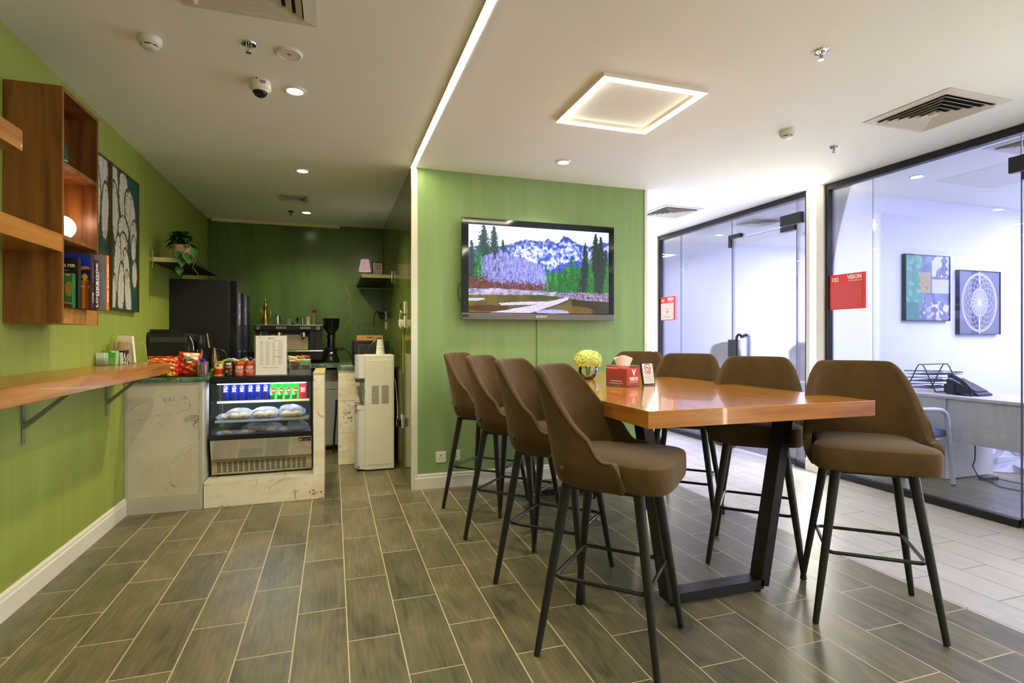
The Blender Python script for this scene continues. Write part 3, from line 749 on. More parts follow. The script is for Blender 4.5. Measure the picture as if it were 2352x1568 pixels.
for k in range(820):
    zz = random.random() * 1.42 - .42; a = random.random() * 6.283; rr = math.sqrt(max(0, 1 - zz * zz))
    c_ = Vector((rr * math.cos(a) * .098, rr * math.sin(a) * .098, (zz * .074 if zz > 0 else zz * .09))); n = Vector((rr * math.cos(a), rr * math.sin(a), zz)).normalized()
    u, v = frame_of(n); c_ = c_ * (0.92 + .1 * random.random()) + Vector((vc.x, vc.y, vc.z + .135)); ph = random.random() * 3
    for q in range(4):
        aa = ph + q * math.pi / 2; d = u * math.cos(aa) + v * math.sin(aa); e = u * -math.sin(aa) + v * math.cos(aa)
        P = [c_, c_ + d * .007 + e * .006 + n * .002, c_ + d * .013 + n * .004, c_ + d * .007 - e * .006 + n * .002]
        b.faces.new([b.verts.new(p) for p in P])
obj('petals', b, HYD, t2)
obj('flower_core', ball(NB(), (vc.x, vc.y, vc.z + .135), .078, .078, .054, 24), mat('hydrangea_core', srgb((140, 170, 50)), .8), t2, smooth=180)
for k in range(7):
    a = k * .9; b = tube(NB(), [(vc.x + .010 * math.cos(a), vc.y + .010 * math.sin(a), vc.z + .02), (vc.x + .018 * math.cos(a + .4), vc.y + .018 * math.sin(a + .4), vc.z + .09)], .0028, 6)
    obj('stem', b, mat('stem_green', srgb((110, 150, 60)), .5), t2, smooth=60)
def nosmoke_sign(loc, w_, h, rz, tilt, lab):
    """leaning framed notice; built facing -Y at the origin"""
    t = thing('no_smoking_sign', lab, 'sign', loc)
    L = Vector(loc)
    def W(x, y, z): return L + Vector((x, y, z))
    obj('frame', box(NB(), L.x - w_ / 2, L.x + w_ / 2, L.y - .006, L.y + .006, L.z, L.z + h, bev=.0015), BLACKP, t)
    m_ = w_ * .085
    obj('paper', bx(L.x - w_ / 2 + m_, L.x + w_ / 2 - m_, L.y - .0068, L.y - .0055, L.z + m_, L.z + h - m_), mat('notice_paper', srgb((240, 232, 226)), .4), t)
    r = w_ * .24; c_ = W(0, -.0074, h * .76)
    b = NB(); tube(b, arc((c_.x, c_.y, c_.z), r, 0, 360, 24, 'xz')[:-1], w_ * .022, 6, closed=True); d = r * .70
    tube(b, [(c_.x - d, c_.y, c_.z + d), (c_.x + d, c_.y, c_.z - d)], w_ * .018, 6); obj('prohibition_ring', b, PRED, t)
    b = NB(); box(b, c_.x - r * .62, c_.x + r * .35, c_.y - .0004, c_.y + .001, c_.z - r * .12, c_.z + r * .08); box(b, c_.x + r * .4, c_.x + r * .62, c_.y - .0004, c_.y + .001, c_.z - r * .12, c_.z + r * .08)
    obj('cigarette', b, PK, t)
    text('No Smoking', w_ * .13, W(0, -.0070, h * .56), (1, 0, 0), (0, 0, 1), PK, t, ext=.0002); text('No Vaping', w_ * .12, W(0, -.0070, h * .50), (1, 0, 0), (0, 0, 1), PK, t, ext=.0002)
    b = NB()
    for k in range(9):
        wk = w_ * (.36 if k % 3 else .30); box(b, L.x - wk, L.x + wk, L.y - .0072, L.y - .0066, L.z + h * (.41 - .035 * k), L.z + h * (.41 - .035 * k) + h * .008)
    obj('small_print', b, PG, t)
    obj('easel_leg', prism(NB(), [(L.y + .006, L.z + h * .6), (L.y + .055, L.z + math.tan(R(tilt)) * .05), (L.y + .05, L.z + math.tan(R(tilt)) * .05), (L.y + .006, L.z + h * .5)], 'x', L.x - w_ * .12, L.x + w_ * .12), BLACKP, t)
    t.rotation_euler = (R(-tilt), 0, R(rz)); return t
nosmoke_sign((1.895, 3.005, TZ + .0015), .094, .142, 4, 12, 'small black-framed no smoking notice beside the red tissue box')

# ================================================================ TELEVISION
t = thing('television', 'large black flat television showing a mountain river landscape on the green wall', 'television', (1.79, 4.655, 1.89))
tx0, tx1, tz0, tz1, ty = 1.052, 2.523, 1.457, 2.340, 4.600
BZ = mat('tv_bezel', (.008, .010, .014), .06); BGR = mat('tv_grey_band', srgb((104, 98, 98)), .35, .3)
obj('body', bx(tx0 + .02, tx1 - .02, ty + .012, ty + .06, tz0 + .02, tz1 - .02, bev=.01), BLACKP, t)
obj('bezel', bx(tx0, tx1, ty, ty + .014, tz0 + .055, tz1, bev=.003), BZ, t)
obj('lower_band', bx(tx0, tx1, ty - .003, ty + .014, tz0, tz0 + .057, bev=.004), BGR, t)
obj('ir_window', bx(tx0 + .006, tx0 + .06, ty - .0045, ty, tz0 + .022, tz0 + .042), BLACKP, t)
obj('wall_mount', bx(1.5, 2.1, ty + .05, 4.690, 1.70, 2.1), BLACKP, t)
text('SONY', .030, (1.79, ty - .0035, tz0 + .030), (1, 0, 0), (0, 0, 1), mat('silver_print', srgb((214, 210, 204)), .3, .5), t, 'brand_lettering', bold=.0006, sx=1.35)
text('BRAVIA', .014, (tx0 + .095, ty - .0006, tz1 - .035), (1, 0, 0), (0, 0, 1), mat('silver_print', (.7, .7, .7)), t, 'brand_lettering', sx=1.3)
obj('cable', tube(NB(), [(tx0 + .05, ty + .05, 1.80), (tx0 - .01, ty + .06, 1.76), (tx0 - .022, ty + .06, 1.70), (tx0 - .012, ty + .05, 1.63), (tx0 + .03, ty + .04, 1.60)], .003, 6), BLACKP, t, smooth=60)
sw, sh = 440, 260
cv = Canvas(sw, sh, (.90, .94, 1.0))
f1 = cv.fbm(14, 1, .7, 5); f2 = cv.fbm(60, 2, .5, 2); f3 = cv.noise(160, 100, 5); f4 = cv.fbm(40, 9, 1.0, 3)
cv.put(cv.v < .2, (.80, .90, 1), .4)
# mountains
xs = [0, .08, .2, .25, .33, .40, .46, .52, .545, .60, .625, .66, .70, .74, .80, .86, .92, 1]; ys = [.26, .24, .24, .22, .17, .14, .15, .145, .11, .165, .16, .07, .09, .14, .17, .18, .14, .12]
ridge = np.interp(cv.u, xs, ys) + (cv.noise(80, 2, 3) - .5) * .02
mt_ = cv.v > ridge
sh_ = np.clip((f1 - .5) * 1.5 + (f2 - .5) * 2.2 + (cv.fbm(130, 31, .35, 2) - .5) * .9 + .58, 0, 1)[..., None]
rock = np.array((.16, .30, .80)) * (1 - sh_) + np.array((.86, .87, 1.0)) * sh_
dd = np.clip((cv.v - ridge) * 14, 0, 1)[..., None]
rock = rock * (.72 + .28 * dd)
cv.a = np.where(mt_[..., None], rock, cv.a)
forest = (cv.v > ridge) & (f4 + (cv.v - ridge) * -1.4 > .50); cv.put(forest, (.10, .24, .62), .65)
for (x0, y0, x1, y1, ww) in [(.33, .24, .28, .45, .012), (.36, .28, .47, .52, .018), (.41, .36, .46, .40, .03)]:
    for k in range(24):
        q = k / 23; cv.ell(x0 + (x1 - x0) * q, y0 + (y1 - y0) * q, ww * .5, .02, (.92, .93, 1), k=.35)
# blue forest slope
sl = cv.v > np.interp(cv.u, [0, .4, .46, .56, .65, .76, .85, 1], [.60, .60, .50, .50, .40, .36, .40, .45]) + (f3 - .5) * .03
cv.put(sl & (cv.u > .38), (.10, .22, .66), .85); cv.put(sl & (f3 > .6) & (cv.u > .38), (.22, .40, .85), .6)
# mid greens
gl = cv.v > np.interp(cv.u, [.42, .5, .6, .7, .76, .85, 1], [.62, .55, .52, .45, .46, .40, .35]) + (cv.noise(60, 3, 8) - .5) * .10
gm = gl & (cv.u > .42) & (cv.v < .74)
gc = np.array((.03, .20, .10)) * (1 - f2[..., None]) + np.array((.16, .66, .22)) * f2[..., None] ** .8
cv.a = np.where(gm[..., None], gc, cv.a)
def conif(x, top, bot, w_, c1, c2, seed):
    r = np.random.default_rng(seed); n = int((bot - top) * sh)
    for _ in range(int((bot - top) * w_ * 60000)):
        q = r.random() ** .6; dx = r.normal() * .45 * w_ * (q ** .8 + .05); m_ = r.random(); y = top + (bot - top) * q
        if y < .77: cv.dot(x + dx, y + abs(dx) * .25, .0026, .0034, (np.array(c1) * (1 - m_) + np.array(c2) * m_) * r.uniform(.6, 1.15), .8)
    return
    for k in range(n):
        q = k / n; y = top + (bot - top) * q; hw = w_ * (q ** .8) * (.55 + .6 * r.random()) 
        cv.rect(x - hw, y, x + hw * (.7 + .5 * r.random()), y + 1.2 / sh, c1 if r.random() < .65 else c2)
for a in [(.72, .30, .72, .035), (.53, .42, .74, .03), (.58, .50, .74, .03), (.63, .44, .74, .028), (.67, .46, .74, .03), (.76, .40, .74, .03)]: conif(*a, (.03, .26, .12), (.14, .62, .22), int(a[0] * 100))
for a in [(.82, .14, .74, .05), (.90, .02, .76, .075), (.94, .05, .76, .07), (.98, .2, .78, .05)]: conif(*a, (.02, .10, .10), (.04, .22, .26), int(a[0] * 100))
for a in [(.86, .34, .74, .035), (.99, .36, .74, .04)]: conif(*a, (.05, .36, .14), (.12, .62, .22), int(a[0] * 100))
for a in [(.02, .18, .72, .05), (.10, .0, .66, .085), (.17, .0, .55, .055), (.23, .16, .60, .04)]: conif(*a, (.03, .16, .18), (.10, .34, .36), int(a[0] * 100) + 3)
for a in [(.07, .24, .68, .05), (.27, .28, .5, .03)]: conif(*a, (.04, .34, .16), (.10, .56, .24), int(a[0] * 100) + 3)
# bare pale trees
r = np.random.default_rng(5)
for k in range(3400):
    cxx = r.choice([.14, .24, .31, .37, .42, .47]); x = cxx + r.normal() * .03; y = r.uniform(.30 + abs(x - .22) * .55, .72); 
    cv.dot(x, y, .0014, r.uniform(.008, .03), (.66, .64, .94) if r.random() < .6 else (.36, .38, .70), .6)
# bushes and banks
for k in range(1500):
    x = r.uniform(0, .15) if k % 2 else r.uniform(.15, .5); x += r.normal() * .02; y = .725 - abs(r.normal()) * (.055 if x < .12 else .035); cc = [(.42, .20, .16), (.22, .10, .20), (.58, .30, .14), (.46, .24, .40)][r.integers(4)]
    cv.dot(x, y, .004, .007, np.array(cc) * r.uniform(.6, 1.2), .6)
bank = (cv.v > np.interp(cv.u, [0, .2, .5, .62, 1], [.73, .72, .745, .75, .74]) + (cv.noise(30, 2, 4) - .5) * .02)
bc = np.array((.76, .72, .88)) * (.55 + .6 * f4[..., None]); cv.a = np.where(bank[..., None], bc, cv.a)
rb = bank & (cv.u > .6) & (f3 > .5); cv.put(rb, (.22, .12, .22), .75); cv.put(bank & (f3 > .66) & (f4 < .5), (.32, .24, .38), .6); cv.put(bank & (cv.u > .70) & (f4 > .62), (.70, .44, .50), .5)
water = cv.v > np.interp(cv.u, [0, .25, .5, .62, .8, 1], [.80, .795, .785, .80, .84, .85])
wc = np.array((.22, .20, .06)) * (1 - f1[..., None] * .6) + np.array((.46, .40, .16)) * f1[..., None] * .9; cv.a = np.where(water[..., None], wc, cv.a)
cv.put(water & (cv.v < .84) & (cv.u > .42) & (cv.u < .62), (.16, .28, .12), .7)
cv.put(water & (cv.u > .72), (.07, .06, .02), .75); cv.ell(.74, .97, .14, .06, (.46, .34, .06), k=.8)
bar = [(.70, .80), (.69, .835), (.60, .90), (.45, 1.0), (.14, 1.0), (.30, .95), (.47, .90), (.22, .915), (.2, .89), (.35, .87), (.55, .86)]
cv.poly(bar, (.80, .76, .92)); cv.poly([(.70, .835), (.69, .86), (.47, 1.0), (.42, 1.0), (.6, .90)], (.20, .18, .34), k=.9)
cv.poly([(0, .84), (.10, .835), (.11, .85), (.05, .87), (0, .87)], (.72, .74, .92)); cv.ell(.58, .985, .12, .03, (.66, .64, .86))
cv.ell(.12, .95, .16, .035, (.30, .12, .05), k=.8)
cv.a *= (.88 + .24 * f3[..., None] * (cv.v > .2)[..., None] + .12 * (cv.v <= .2)[..., None])
art('screen', cv, plane_fn((1.112, ty - .0012, 2.283), (1.353, 0, 0), (0, 0, -.763)), artmat('tv_screen', .3, .34), t)
# cable channel and sockets on the TV wall
o = obj('cable_channel', bx(1.775, 1.792, 4.676, YT, .14, 1.50, bev=.002), G_TV, at=(1.783, 4.685, .14)); tag(o, 'thin green vertical cable channel below the television', 'cable channel')
def socket(x0, x1, z0, z1, lab, plug=False):
    t = thing('wall_socket', lab, 'socket', ((x0 + x1) / 2, YT, z0)); cx, cz = (x0 + x1) / 2, (z0 + z1) / 2
    obj('plate', bx(x0, x1, YT - .010, YT, z0, z1, bev=.004), TRIMW, t)
    b = NB(); box(b, cx - .004, cx + .004, YT - .0108, YT - .009, cz + .008, cz + .02)
    for s_ in (-1, 1): box(b, cx + s_ * .013 - .004, cx + s_ * .013 + .004, YT - .0108, YT - .009, cz - .012, cz - .006)
    obj('slots', b, BLACKP, t); return t
socket(.842, .932, .218, .312, 'white three-pin wall socket low on the green wall, left of the two')
socket(.985, 1.055, .226, .318, 'white wall socket with a cable, low on the green wall behind the stools')
o = obj('cable', tube(NB(), [(1.02, 4.672, .27), (1.0, 4.665, .235), (.995, 4.665, .17), (1.03, 4.663, .14), (1.10, 4.663, .139), (1.77, 4.663, .139)], .005, 6), mat('cable_green_grey', srgb((120, 140, 100)), .5), at=(1.02, 4.67, .14)); tag(o, 'thin cable running from the wall socket along the top of the skirting', 'cable')
# ================================================================ LEFT WALL
# --- long shelf counter on brackets
pz0, pz1, px, pe = 1.045, 1.12, -1.115, 4.50
t = thing('wall_counter', 'long glossy wooden counter plank fixed along the green left wall', 'counter', (-1.28, 2.5, pz0))
obj('plank', bx(XL + .001, px, .2, pe, pz0, pz1, bev=.003), WOODS, t)
BR = mat('green_grey_bracket', srgb((120, 128, 92)), .45)
def bracket(y, lab):
    t = thing('shelf_bracket', lab, 'bracket', (XL, y, .78), 'metal brackets under the wall counter')
    obj('wall_plate', bx(XL, XL + .006, y - .016, y + .016, .775, pz0, bev=.002), BR, t)
    obj('arm', bx(XL, XL + .24, y - .014, y + .014, pz0 - .006, pz0), BR, t)
    obj('brace', prism(NB(), [(XL + .004, .845), (XL + .004, .875), (XL + .20, pz0 - .005), (XL + .225, pz0 - .005)], 'y', y - .012, y + .012), BR, t)
    b = NB()
    for z in (.79, .81): lathe(b, [(.005, 0), (.004, .003)], (XL + .006, y, z), 10, 'x')
    obj('screws', b, STEEL, t)
bracket(3.30, 'grey-green metal bracket under the wall counter, the nearer one'); bracket(4.34, 'grey-green metal bracket under the wall counter, beside the stone cabinet'); bracket(2.2, 'grey-green metal bracket under the wall counter, beyond the left edge')
# --- wooden wall shelf unit
xf, y0, y1, z0, z1 = -1.221, 3.125, 3.546, 1.368, 2.494; th = .019
t = thing('wall_shelf_unit', 'tall open wooden wall shelf unit with books and a glowing lamp', 'shelf', (XL, 3.33, z0))
obj('side_panel', bx(XL + .001, xf, y0, y0 + th, z0, z1), WOODC, t)
obj('side_panel', bx(XL + .001, xf, y1 - th, y1, z0, z1), WOODC, t)
obj('top_panel', bx(XL + .001, xf, y0 + th, y1 - th, z1 - th, z1), WOODC, t)
obj('back_panel', bx(XL + .001, XL + .012, y0 + th, y1 - th, z0, z1 - th), WOODC, t)
obj('bottom_panel', bx(XL + .012, xf - .02, y0 + th, y1 - th, z0, z0 + th), WOODC, t)
obj('shelf', bx(XL + .012, xf - .001, y0 + th, y1 - th, 2.122, 2.141), WOODC, t)
obj('shelf', bx(XL + .012, xf - .001, y0 + th, y1 - th, 1.771, 1.790), WOODC, t)
obj('shelf', bx(XL + .012, xf - .021, y0 + th, y1 - th, 1.426, 1.444), WOODC, t)
obj('fascia', bx(xf - .02, xf, y0 + th, y1 - th, z0, 1.444), WOODS, t)
t = thing('ladder_shelf', 'wooden wall shelves of thick planks at the left edge of the picture', 'shelf', (XL, 2.2, 1.7))
obj('shelf', bx(XL + .001, xf + .002, 1.1, y0 - .001, 1.705, 1.788, bev=.002), WOODS, t)
obj('shelf', bx(XL + .001, xf + .002, 1.1, 2.775, 2.070, 2.155, bev=.002), WOODS, t)
obj('upright', bx(XL + .001, xf - .004, 2.600, 2.623, 2.156, 2.52), WOODS, t)
obj('upright', bx(XL + .001, xf - .004, 2.600, 2.623, 1.99, 2.069), WOODS, t)
obj('upright', bx(XL + .001, xf - .004, 1.3, 1.325, 1.4, 2.5), WOODS, t)
# --- glowing lamp, green bottle
c = (-1.345, 3.440, 1.79)
t = thing('globe_lamp', 'small glowing globe lamp on a brass base in the middle shelf compartment', 'lamp', c)
obj('base', lathe(NB(), [(.040, 0), (.040, .006), (.014, .010), (.012, .026), (.022, .030)], c, 24), BRASS, t, smooth=40)
obj('globe', ball(NB(), (c[0], c[1], c[2] + .085), .060, .060, .062, 24), mat('lit_globe', (.9, .85, .8), emit=((1, .86, .76), .22)), t, smooth=180)
lamp('globe_lamp_light', 'POINT', (c[0] + .06, c[1] - .03, c[2] + .15), .22, (1, .62, .38), .03, parent=t)
c = (-1.33, 3.39, 2.141)
t = thing('green_bottle', 'slim dark green glass bottle mostly hidden in the top shelf compartment', 'bottle', c)
obj('body', lathe(NB(), [(.028, 0), (.032, .01), (.032, .12), (.014, .165), (.010, .20)], c, 24), mat('green_glass', srgb((20, 70, 54)), .06), t, smooth=60)
obj('stopper', lathe(NB(), [(.010, .20), (.014, .205), (.016, .225), (.006, .235)], c, 16), CHROME, t, smooth=60)
# --- books
def book(lab, x0, x1, y, thk, h, cover, spine, z=1.444, cvfn=None, lean=0, pages=True):
    t = thing('book', lab, 'book', ((x0 + x1) / 2, y, z), 'books in the bottom shelf compartment')
    cm = mat('cover_%d_%d_%d' % cover, srgb(cover), .35); sm = mat('cover_%d_%d_%d' % spine, srgb(spine), .3)
    obj('front_cover', bx(x0, x1 - .002, y, y + .0025, z, z + h), cm, t)
    obj('back_cover', bx(x0, x1 - .002, y + thk - .0025, y + thk, z, z + h), cm, t)
    obj('spine', bx(x1 - .003, x1, y, y + thk, z, z + h, bev=.0008), sm, t)
    obj('pages', bx(x0 + .003, x1 - .004, y + .003, y + thk - .003, z + .003, z + h - .003), mat('paper_pages', srgb((226, 216, 196)), .8), t)
    if cvfn:
        cv = Canvas(60, 90, tuple(v / 255 for v in cover)); cvfn(cv)
        art('cover_picture', cv, plane_fn((x0, y - .0006, z + h), (x1 - x0 - .001, 0, 0), (0, 0, -h)), artmat('printed_cover', .35), t, smooth=False)
    t.rotation_euler = (0, R(lean), 0)
    return t
def c_green(cv):
    cv.rect(.80, 0, .84, 1, (.05, .22, .06)); cv.rect(.84, 0, 1, 1, (.16, .42, .22)); cv.ell(.95, .45, .07, .22, (.62, .50, .16)); cv.ell(.93, .05, .05, .03, (.75, .6, .2)); cv.ell(.9, .88, .1, .03, (.75, .55, .2))
    cv.rect(0, .86, 1, 1, (.30, .18, .08)); cv.ell(.55, .9, .2, .06, (.8, .74, .66)); cv.put((cv.noise(20, 30, 2) > .6) & (cv.v > .86), (.8, .6, .2))
book('green hardcover book with gilded ornament, first in the shelf row', -1.43, -1.190, 3.150, .034, .165, (22, 84, 30), (36, 110, 58), cvfn=c_green)
bk = book('black book with white lettering on its cover, behind the green one', -1.43, -1.180, 3.190, .030, .245, (26, 28, 26), (40, 42, 40))
text('STAR FLYER', .020, (-1.246, 3.189, 1.444 + .205), (1, 0, 0), (0, 0, 1), PW, bk, ext=.0004, bold=.0004); text('MADE IN KSA', .013, (-1.257, 3.189, 1.444 + .183), (1, 0, 0), (0, 0, 1), PG, bk, ext=.0004)
def c_blue(cv):
    cv.put(cv.v < .25, (.06, .20, .62)); cv.put(cv.v >= .25, (.05, .12, .42)); cv.poly([(.45, .28), (.95, .22), (1, .27), (.5, .34)], (.85, .5, .12)); cv.rect(.4, .32, 1, .5, (.10, .08, .18))
    cv.rect(.42, .5, 1, 1, (.34, .12, .04))
    for x in (.46, .66, .86): cv.rect(x, .48, x + .1, 1, (.80, .50, .12)); cv.ell(x + .05, .42, .04, .06, (.85, .66, .16)); cv.rect(x - .02, .58, x + .12, .61, (.9, .65, .2)); cv.rect(x + .06, .5, x + .1, 1, (.55, .28, .06))
bk = book('tall book with deep blue sky and golden building on the cover', -1.43, -1.148, 3.245, .042, .272, (28, 60, 150), (56, 40, 52), cvfn=c_blue)
text('HOME', .018, (-1.1474, 3.266, 1.50), (0, 0, 1), (0, -1, 0), PW, bk); text('D I R E C T O R Y', .012, (-1.1474, 3.266, 1.625), (0, 0, 1), (0, -1, 0), PG, bk)
bk = book('dark brown book with large white letters down its spine', -1.42, -1.150, 3.305, .046, .252, (58, 34, 34), (66, 38, 38))
text('LOOKBOOK', .036, (-1.1494, 3.322, 1.444 + .125), (0, 0, 1), (0, -1, 0), PW, bk, sx=1.12); text('REALESTATE BOOK', .014, (-1.1494, 3.342, 1.444 + .13), (0, 0, 1), (0, -1, 0), PW, bk)
bk = book('large grey book with bright orange spine sticking out furthest', -1.42, -1.122, 3.365, .030, .285, (150, 146, 140), (236, 120, 24))
text('ROCK  Saudi ARABIA', .022, (-1.1214, 3.380, 1.444 + .14), (0, 0, 1), (0, -1, 0), PW, bk)
# --- flower painting in two framed panels
OL = (.29, .27, .10); WH = (.74, .73, .69)
def petals(cv, ps, seed):
    n = cv.fbm(22, seed, 1.7, 3); n2 = cv.fbm(60, seed + 7, 1.2, 2)
    t_ = cv.fbm(5, seed + 3, 1.2)[..., None]; cv.a = np.array((.02, .17, .17)) * (1 - t_) + np.array((.08, .36, .33)) * t_
    for (x, y, rx, ry, an) in ps:
        cv.ell(x, y, rx * 1.34 + .012, ry * 1.10 + .010, np.array(OL) * 1.0, an)
    for (x, y, rx, ry, an) in ps:
        cv.ell(x, y, rx * 1.26 + .008, ry * 1.06 + .006, OL, an)
        a = R(an); du, dv = cv.u - x, cv.v - y; p = du * math.cos(a) + dv * math.sin(a); q = -du * math.sin(a) + dv * math.cos(a)
        d = (p / (rx * 1.12)) ** 2 + (q / ry) ** 2
        cv.put((d + (n - .5) * .45 < .95), WH); cv.put((d < .95) & (n2 > .66) & (d > .45), OL, .75); cv.put((d < .8) & (np.abs(p) < rx * .04) , OL, .5)
def panel(y0, y1, ps, seed, lab):
    t = thing('flower_painting', lab, 'painting', (XL, (y0 + y1) / 2, 1.5), 'two-panel flower painting')
    b = NB(); f = .012; zz0, zz1 = 1.492, 2.482; x1 = XL + .034
    box(b, XL + .001, x1, y0, y1, zz0, zz0 + f); box(b, XL + .001, x1, y0, y1, zz1 - f, zz1); box(b, XL + .001, x1, y0, y0 + f, zz0 + f, zz1 - f); box(b, XL + .001, x1, y1 - f, y1, zz0 + f, zz1 - f)
    obj('frame', b, mat('bronze_frame', srgb((96, 82, 48)), .35, .5), t)
    cv = Canvas(150, 260, (.05, .3, .3)); petals(cv, ps, seed)
    obj('stretcher', bx(XL + .002, XL + .023, y0 + f, y1 - f, zz0 + f, zz1 - f), mat('canvas_side', srgb((60, 60, 50)), .8), t)
    art('canvas', cv, plane_fn((XL + .0245, y0 + f, zz1 - f), (0, y1 - y0 - 2 * f, 0), (0, 0, -(zz1 - zz0 - 2 * f))), artmat('oil_paint', .55), t)
panel(4.336, 4.884, [(.13, .10, .09, .22, -8), (.44, .15, .14, .19, 6), (.14, .32, .11, .22, -16), (.70, .26, .19, .15, 22), (.44, .42, .17, .10, 0), (.84, .42, .12, .11, -20), (.42, .58, .16, .14, -14),
   (.84, .52, .08, .10, 20), (.55, .70, .10, .16, -28), (.22, .68, .10, .22, 14), (.88, .72, .09, .10, 20), (.10, .90, .06, .14, 10), (.35, .86, .10, .20, 10), (.62, .90, .10, .20, -22)], 11, 'right panel of the white flower painting on the green wall')
panel(3.776, 4.324, [(.80, .12, .14, .26, 14), (.60, .30, .12, .24, 6), (.30, .25, .14, .2, -20), (.88, .35, .10, .20, 8), (.82, .84, .15, .20, -16), (.45, .66, .14, .18, 20), (.2, .5, .12, .16, 50), (.3, .86, .16, .14, 30), (.62, .92, .1, .12, 0)], 23, 'left panel of the white flower painting, half hidden by the shelf unit')
# --- small black bracket shelf with potted plant
t = thing('corner_shelf', 'slim dark wall shelf with pale front edge holding the trailing plant', 'shelf', (-1.29, 5.8, 1.93))
obj('board', bx(XL + .001, -1.131, 5.250, 6.30, 1.935, 1.968), mat('dark_laminate', srgb((34, 32, 28)), .5), t)
obj('edge_strip', bx(XL + .001, -1.131, 5.245, 5.250, 1.933, 1.970), mat('cream_edge', srgb((206, 196, 140)), .3), t)
obj('clip', bx(XL + .022, XL + .030, 5.236, 5.244, 1.88, 2.03), STEEL, t); obj('clip', bx(-1.136, -1.128, 5.240, 5.245, 1.93, 1.985), STEEL, t)
pc = Vector((-1.235, 5.33, 1.968))
t = thing('potted_plant', 'trailing green plant in a pink pot on the small dark wall shelf', 'plant', pc)
obj('pot', lathe(NB(), [(.050, 0), (.056, .006), (.074, .115), (.074, .120), (.066, .120), (.064, .10)], pc, 28), mat('pink_ceramic', srgb((196, 150, 126)), .5), t, smooth=50)
obj('soil', cyl(NB(), pc, .065, .085, .10, 20), mat('soil', (.03, .02, .01), .9), t)
def leaf(b, p, d, L_, wd, droop=.3):
    d = Vector(d).normalized(); s_ = d.cross(Vector((0, 0, 1)))
    s_ = s_.normalized() if s_.length > .01 else Vector((1, 0, 0)); nn = s_.cross(d)
    cs = []
    for i in range(7):
        q = i / 6; w_ = wd * (math.sin(math.pi * min(1, q * .92 + .08) ** .75)) if i < 6 else 0
        c_ = Vector(p) + d * L_ * q - Vector((0, 0, 1)) * droop * L_ * q * q
        cs.append((c_ - s_ * w_ + nn * w_ * .35, c_, c_ + s_ * w_ + nn * w_ * .35))
    V = [[b.verts.new(q) for q in r] for r in cs]
    for a, c_ in zip(V, V[1:]):
        b.faces.new((a[0], a[1], c_[1], c_[0])); b.faces.new((a[1], a[2], c_[2], c_[1]))
b = NB(); r = random.Random(3)
for k in range(44):
    a = r.uniform(0, 6.28); rr = r.uniform(.01, .10); z = r.uniform(.12, .24) - rr * .3
    p = pc + Vector((math.cos(a) * rr * .5, math.sin(a) * rr * .5, z))
    p.x = max(p.x, XL + .03); dx_ = math.cos(a); 
    leaf(b, p, (max(dx_, -.5), math.sin(a), r.uniform(-.1, .5)), r.uniform(.07, .11), r.uniform(.022, .034), .5)
for x, y, z in [(.05, -.09, .02), (.02, -.10, -.03), (.0, -.09, -.10), (.07, -.08, -.005), (.10, -.06, .06), (-.01, -.09, .03)]: leaf(b, pc + Vector((x, y, z + .03)), (.15, -.3, -1), .085, .032, 0)
obj('foliage', b, mat('plant_leaf', srgb((40, 84, 30)), .6, var=(30, .3), spec=.25), t, smooth=180)
b = NB(); tube(b, [pc + Vector((.03, -.05, .12)), pc + Vector((.05, -.09, .06)), pc + Vector((.045, -.10, -.03)), pc + Vector((.01, -.095, -.075)), pc + Vector((.0, -.09, -.10))], .002, 6)
tube(b, [pc + Vector((.09, -.04, .10)), pc + Vector((.12, -.07, .0)), pc + Vector((.10, -.07, -.07)), pc + Vector((.14, -.06, -.13))], .002, 6); obj('vine', b, mat('stem_green', (.1, .2, .05)), t, smooth=60)
o = obj('pen', tube(NB(), [(-1.40, 5.28, 1.974), (-1.36, 5.27, 1.974)], .005, 8), STEEL, at=(-1.38, 5.275, 1.968)); tag(o, 'small shiny pen lying on the dark wall shelf beside the pot', 'pen')

# --- napkins, stirrers, sachets on the plank
PZ = pz1
t = thing('sachet_holder', 'clear holder on the counter plank filled with green and white sachets', 'holder', (-1.39, 4.16, PZ))
obj('tray', bx(-1.435, -1.335, 4.13, 4.215, PZ + .0005, PZ + .004), CLEAR, t); obj('front', bx(-1.435, -1.335, 4.127, 4.130, PZ, PZ + .05), CLEAR, t)
gS = mat('sachet_green', srgb((70, 170, 40)), .35); wS = mat('sachet_white', srgb((214, 220, 204)), .4)
for k in range(9):
    m_ = gS if k in (2, 3, 4, 6, 8) else wS
    s = obj('sachet', bx(-.024, .024, -.0035, .0035, 0, .078 + .012 * (k % 3 == 2), bev=.001), m_, at=(0, 0, 0)); s.location = (-1.412 + .011 * (k % 8), 4.138 + .008 * k, PZ + .004); s.rotation_euler = (R(-4), R(3 * (k % 3 - 1)), R(4 * (k % 2)))
    tag(s, ['white', 'green'][m_ is gS] + ' sugar sachet in the clear holder on the wall counter', 'sachet', 'sugar sachets in the clear holder')
t = thing('stirrer_box', 'dark box of wooden stir sticks on the counter plank', 'stirrer holder', (-1.36, 4.30, PZ))
obj('box', bx(-1.405, -1.315, 4.265, 4.33, PZ + .0005, PZ + .095, bev=.002), BLACKP, t); obj('box_rim', bx(-1.407, -1.313, 4.263, 4.332, PZ + .093, PZ + .098), STEEL, t)
b = NB(); r = random.Random(5)
for k in range(30):
    x = -1.40 + .0028 * k; y = 4.275 + r.uniform(0, .045); box(b, x, x + .002, y, y + .006, PZ + .02, PZ + .155 + r.uniform(-.004, .006), rot=RY(r.uniform(-4, 4)))
o = obj('stir_sticks', b, mat('birch', srgb((196, 160, 106)), .7), t); o['kind'] = 'stuff'
b = NB(); 
